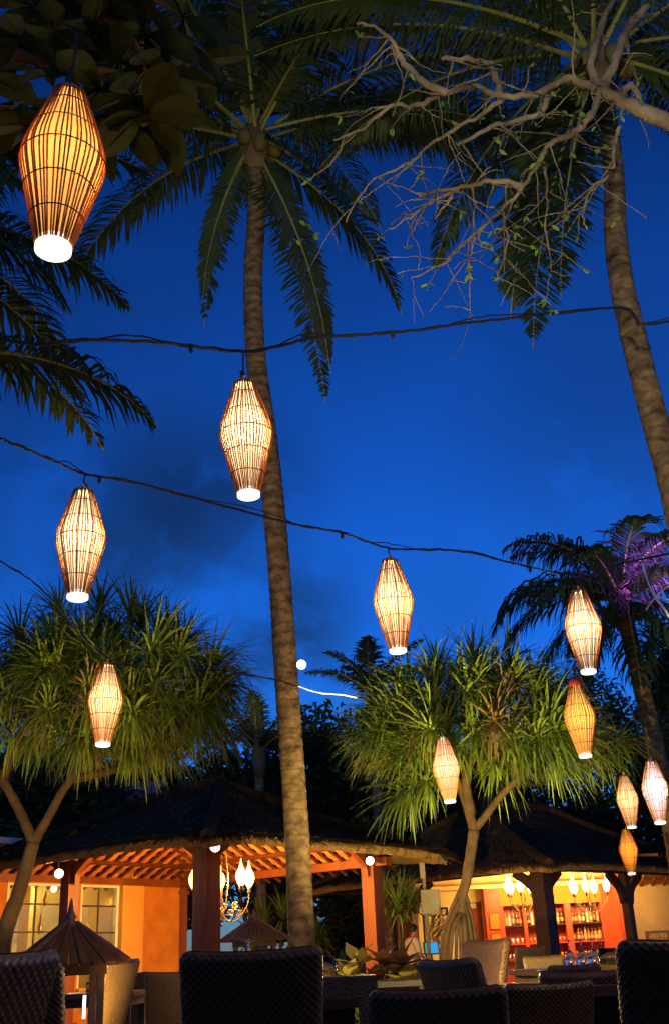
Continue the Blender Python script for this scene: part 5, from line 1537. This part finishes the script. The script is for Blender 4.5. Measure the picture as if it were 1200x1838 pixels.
def plant(label, px, y, heads, mats, seed, s=1.0):
    rr = random.Random(seed); b_ = V((foot(px, y), y, 0)); t = thing('leafy_plant', label, 'plant', b_)
    for hx, hy, k in heads:
        p = at_y(hx, hy, y + rr.uniform(-.15, .15)) - b_
        mb = MB(); mb.tube(smoothpath([V((p.x * .3, p.y * .3, 0)), V((p.x * .7, p.y * .7, p.z * .6)), p], 4), .012, 6); mb.build('stem', M_pbark, t, True)
        n = 8
        for i in range(n):
            an_ = i * 2.4 + rr.uniform(-.3, .3); el = R(70) - i / n * R(75) + rr.uniform(-.15, .15)
            d = V((math.cos(an_) * math.cos(el), math.sin(an_) * math.cos(el), math.sin(el)))
            o = put('leaf', mats[k % len(mats)], t, p); o.rotation_mode = 'QUATERNION'
            o.rotation_quaternion = d.to_track_quat('Y', 'Z'); o.scale = (s * rr.uniform(.8, 1.1),) * 3
plant('bushy plant with large yellow and bronze leaves between the chairs and the red post', 655, 9.8, ((643, 1735, 0), (625, 1760, 0), (690, 1735, 1), (705, 1760, 1), (722, 1735, 1), (680, 1770, 1), (728, 1765, 0), (695, 1790, 0), (650, 1785, 1)), [lf_y, lf_r], 4, .95)
plant('low green leafy plant seen between the legs of the dark stand', 618, 5.8, ((612, 1832, 0), (625, 1845, 0), (600, 1850, 0)), [lf_g], 6, .6)
def shrub(label, px, y, z, seed, n=60):
    rr = random.Random(seed); t = thing('strappy_shrub', label, 'shrub', (foot(px, y), y, 0))
    for k in range(4):
        q = V((rr.uniform(-.5, .5), rr.uniform(-.4, .4), z * rr.uniform(.6, 1)))
        mb = MB(); mb.tube([(q.x * .5, q.y * .5, 0), (q.x * .8, q.y * .8, q.z * .5), q], .035, 6); mb.build('stem', M_pbark, t, True)
        rosette_mesh(rr, (0, 0, 1), n, .7, .02).build('leaf_rosette', M_pand, t, False, q)
shrub('dark strappy shrub beside the tall palm trunk under the pavilion', 590, 23.5, 1.6, 3)
shrub('dark strappy shrub behind the dim pyramid lantern', 480, 24.0, 1.8, 4)
shrub('dark strappy shrub left of the electrical box', 715, 21.0, 1.9, 5)
# earthenware candle stand below the waiter's plant

# square dark stand beside the large chair
ss = thing('service_stand', 'square dark stand with thick top and legs beside the large black chair', 'stand', (foot(572, 4.5), 4.5, 0))
mb = MB(); mb.box((0, 0, .81), (.44, .40, .075)); mb.build('stand_top', M_wickp, ss)
for sx in (-1, 1):
    for sy in (-1, 1):
        mb = MB(); mb.box((sx * .183, sy * .163, .386), (.072, .072, .772)); mb.build('leg', M_wickp, ss)
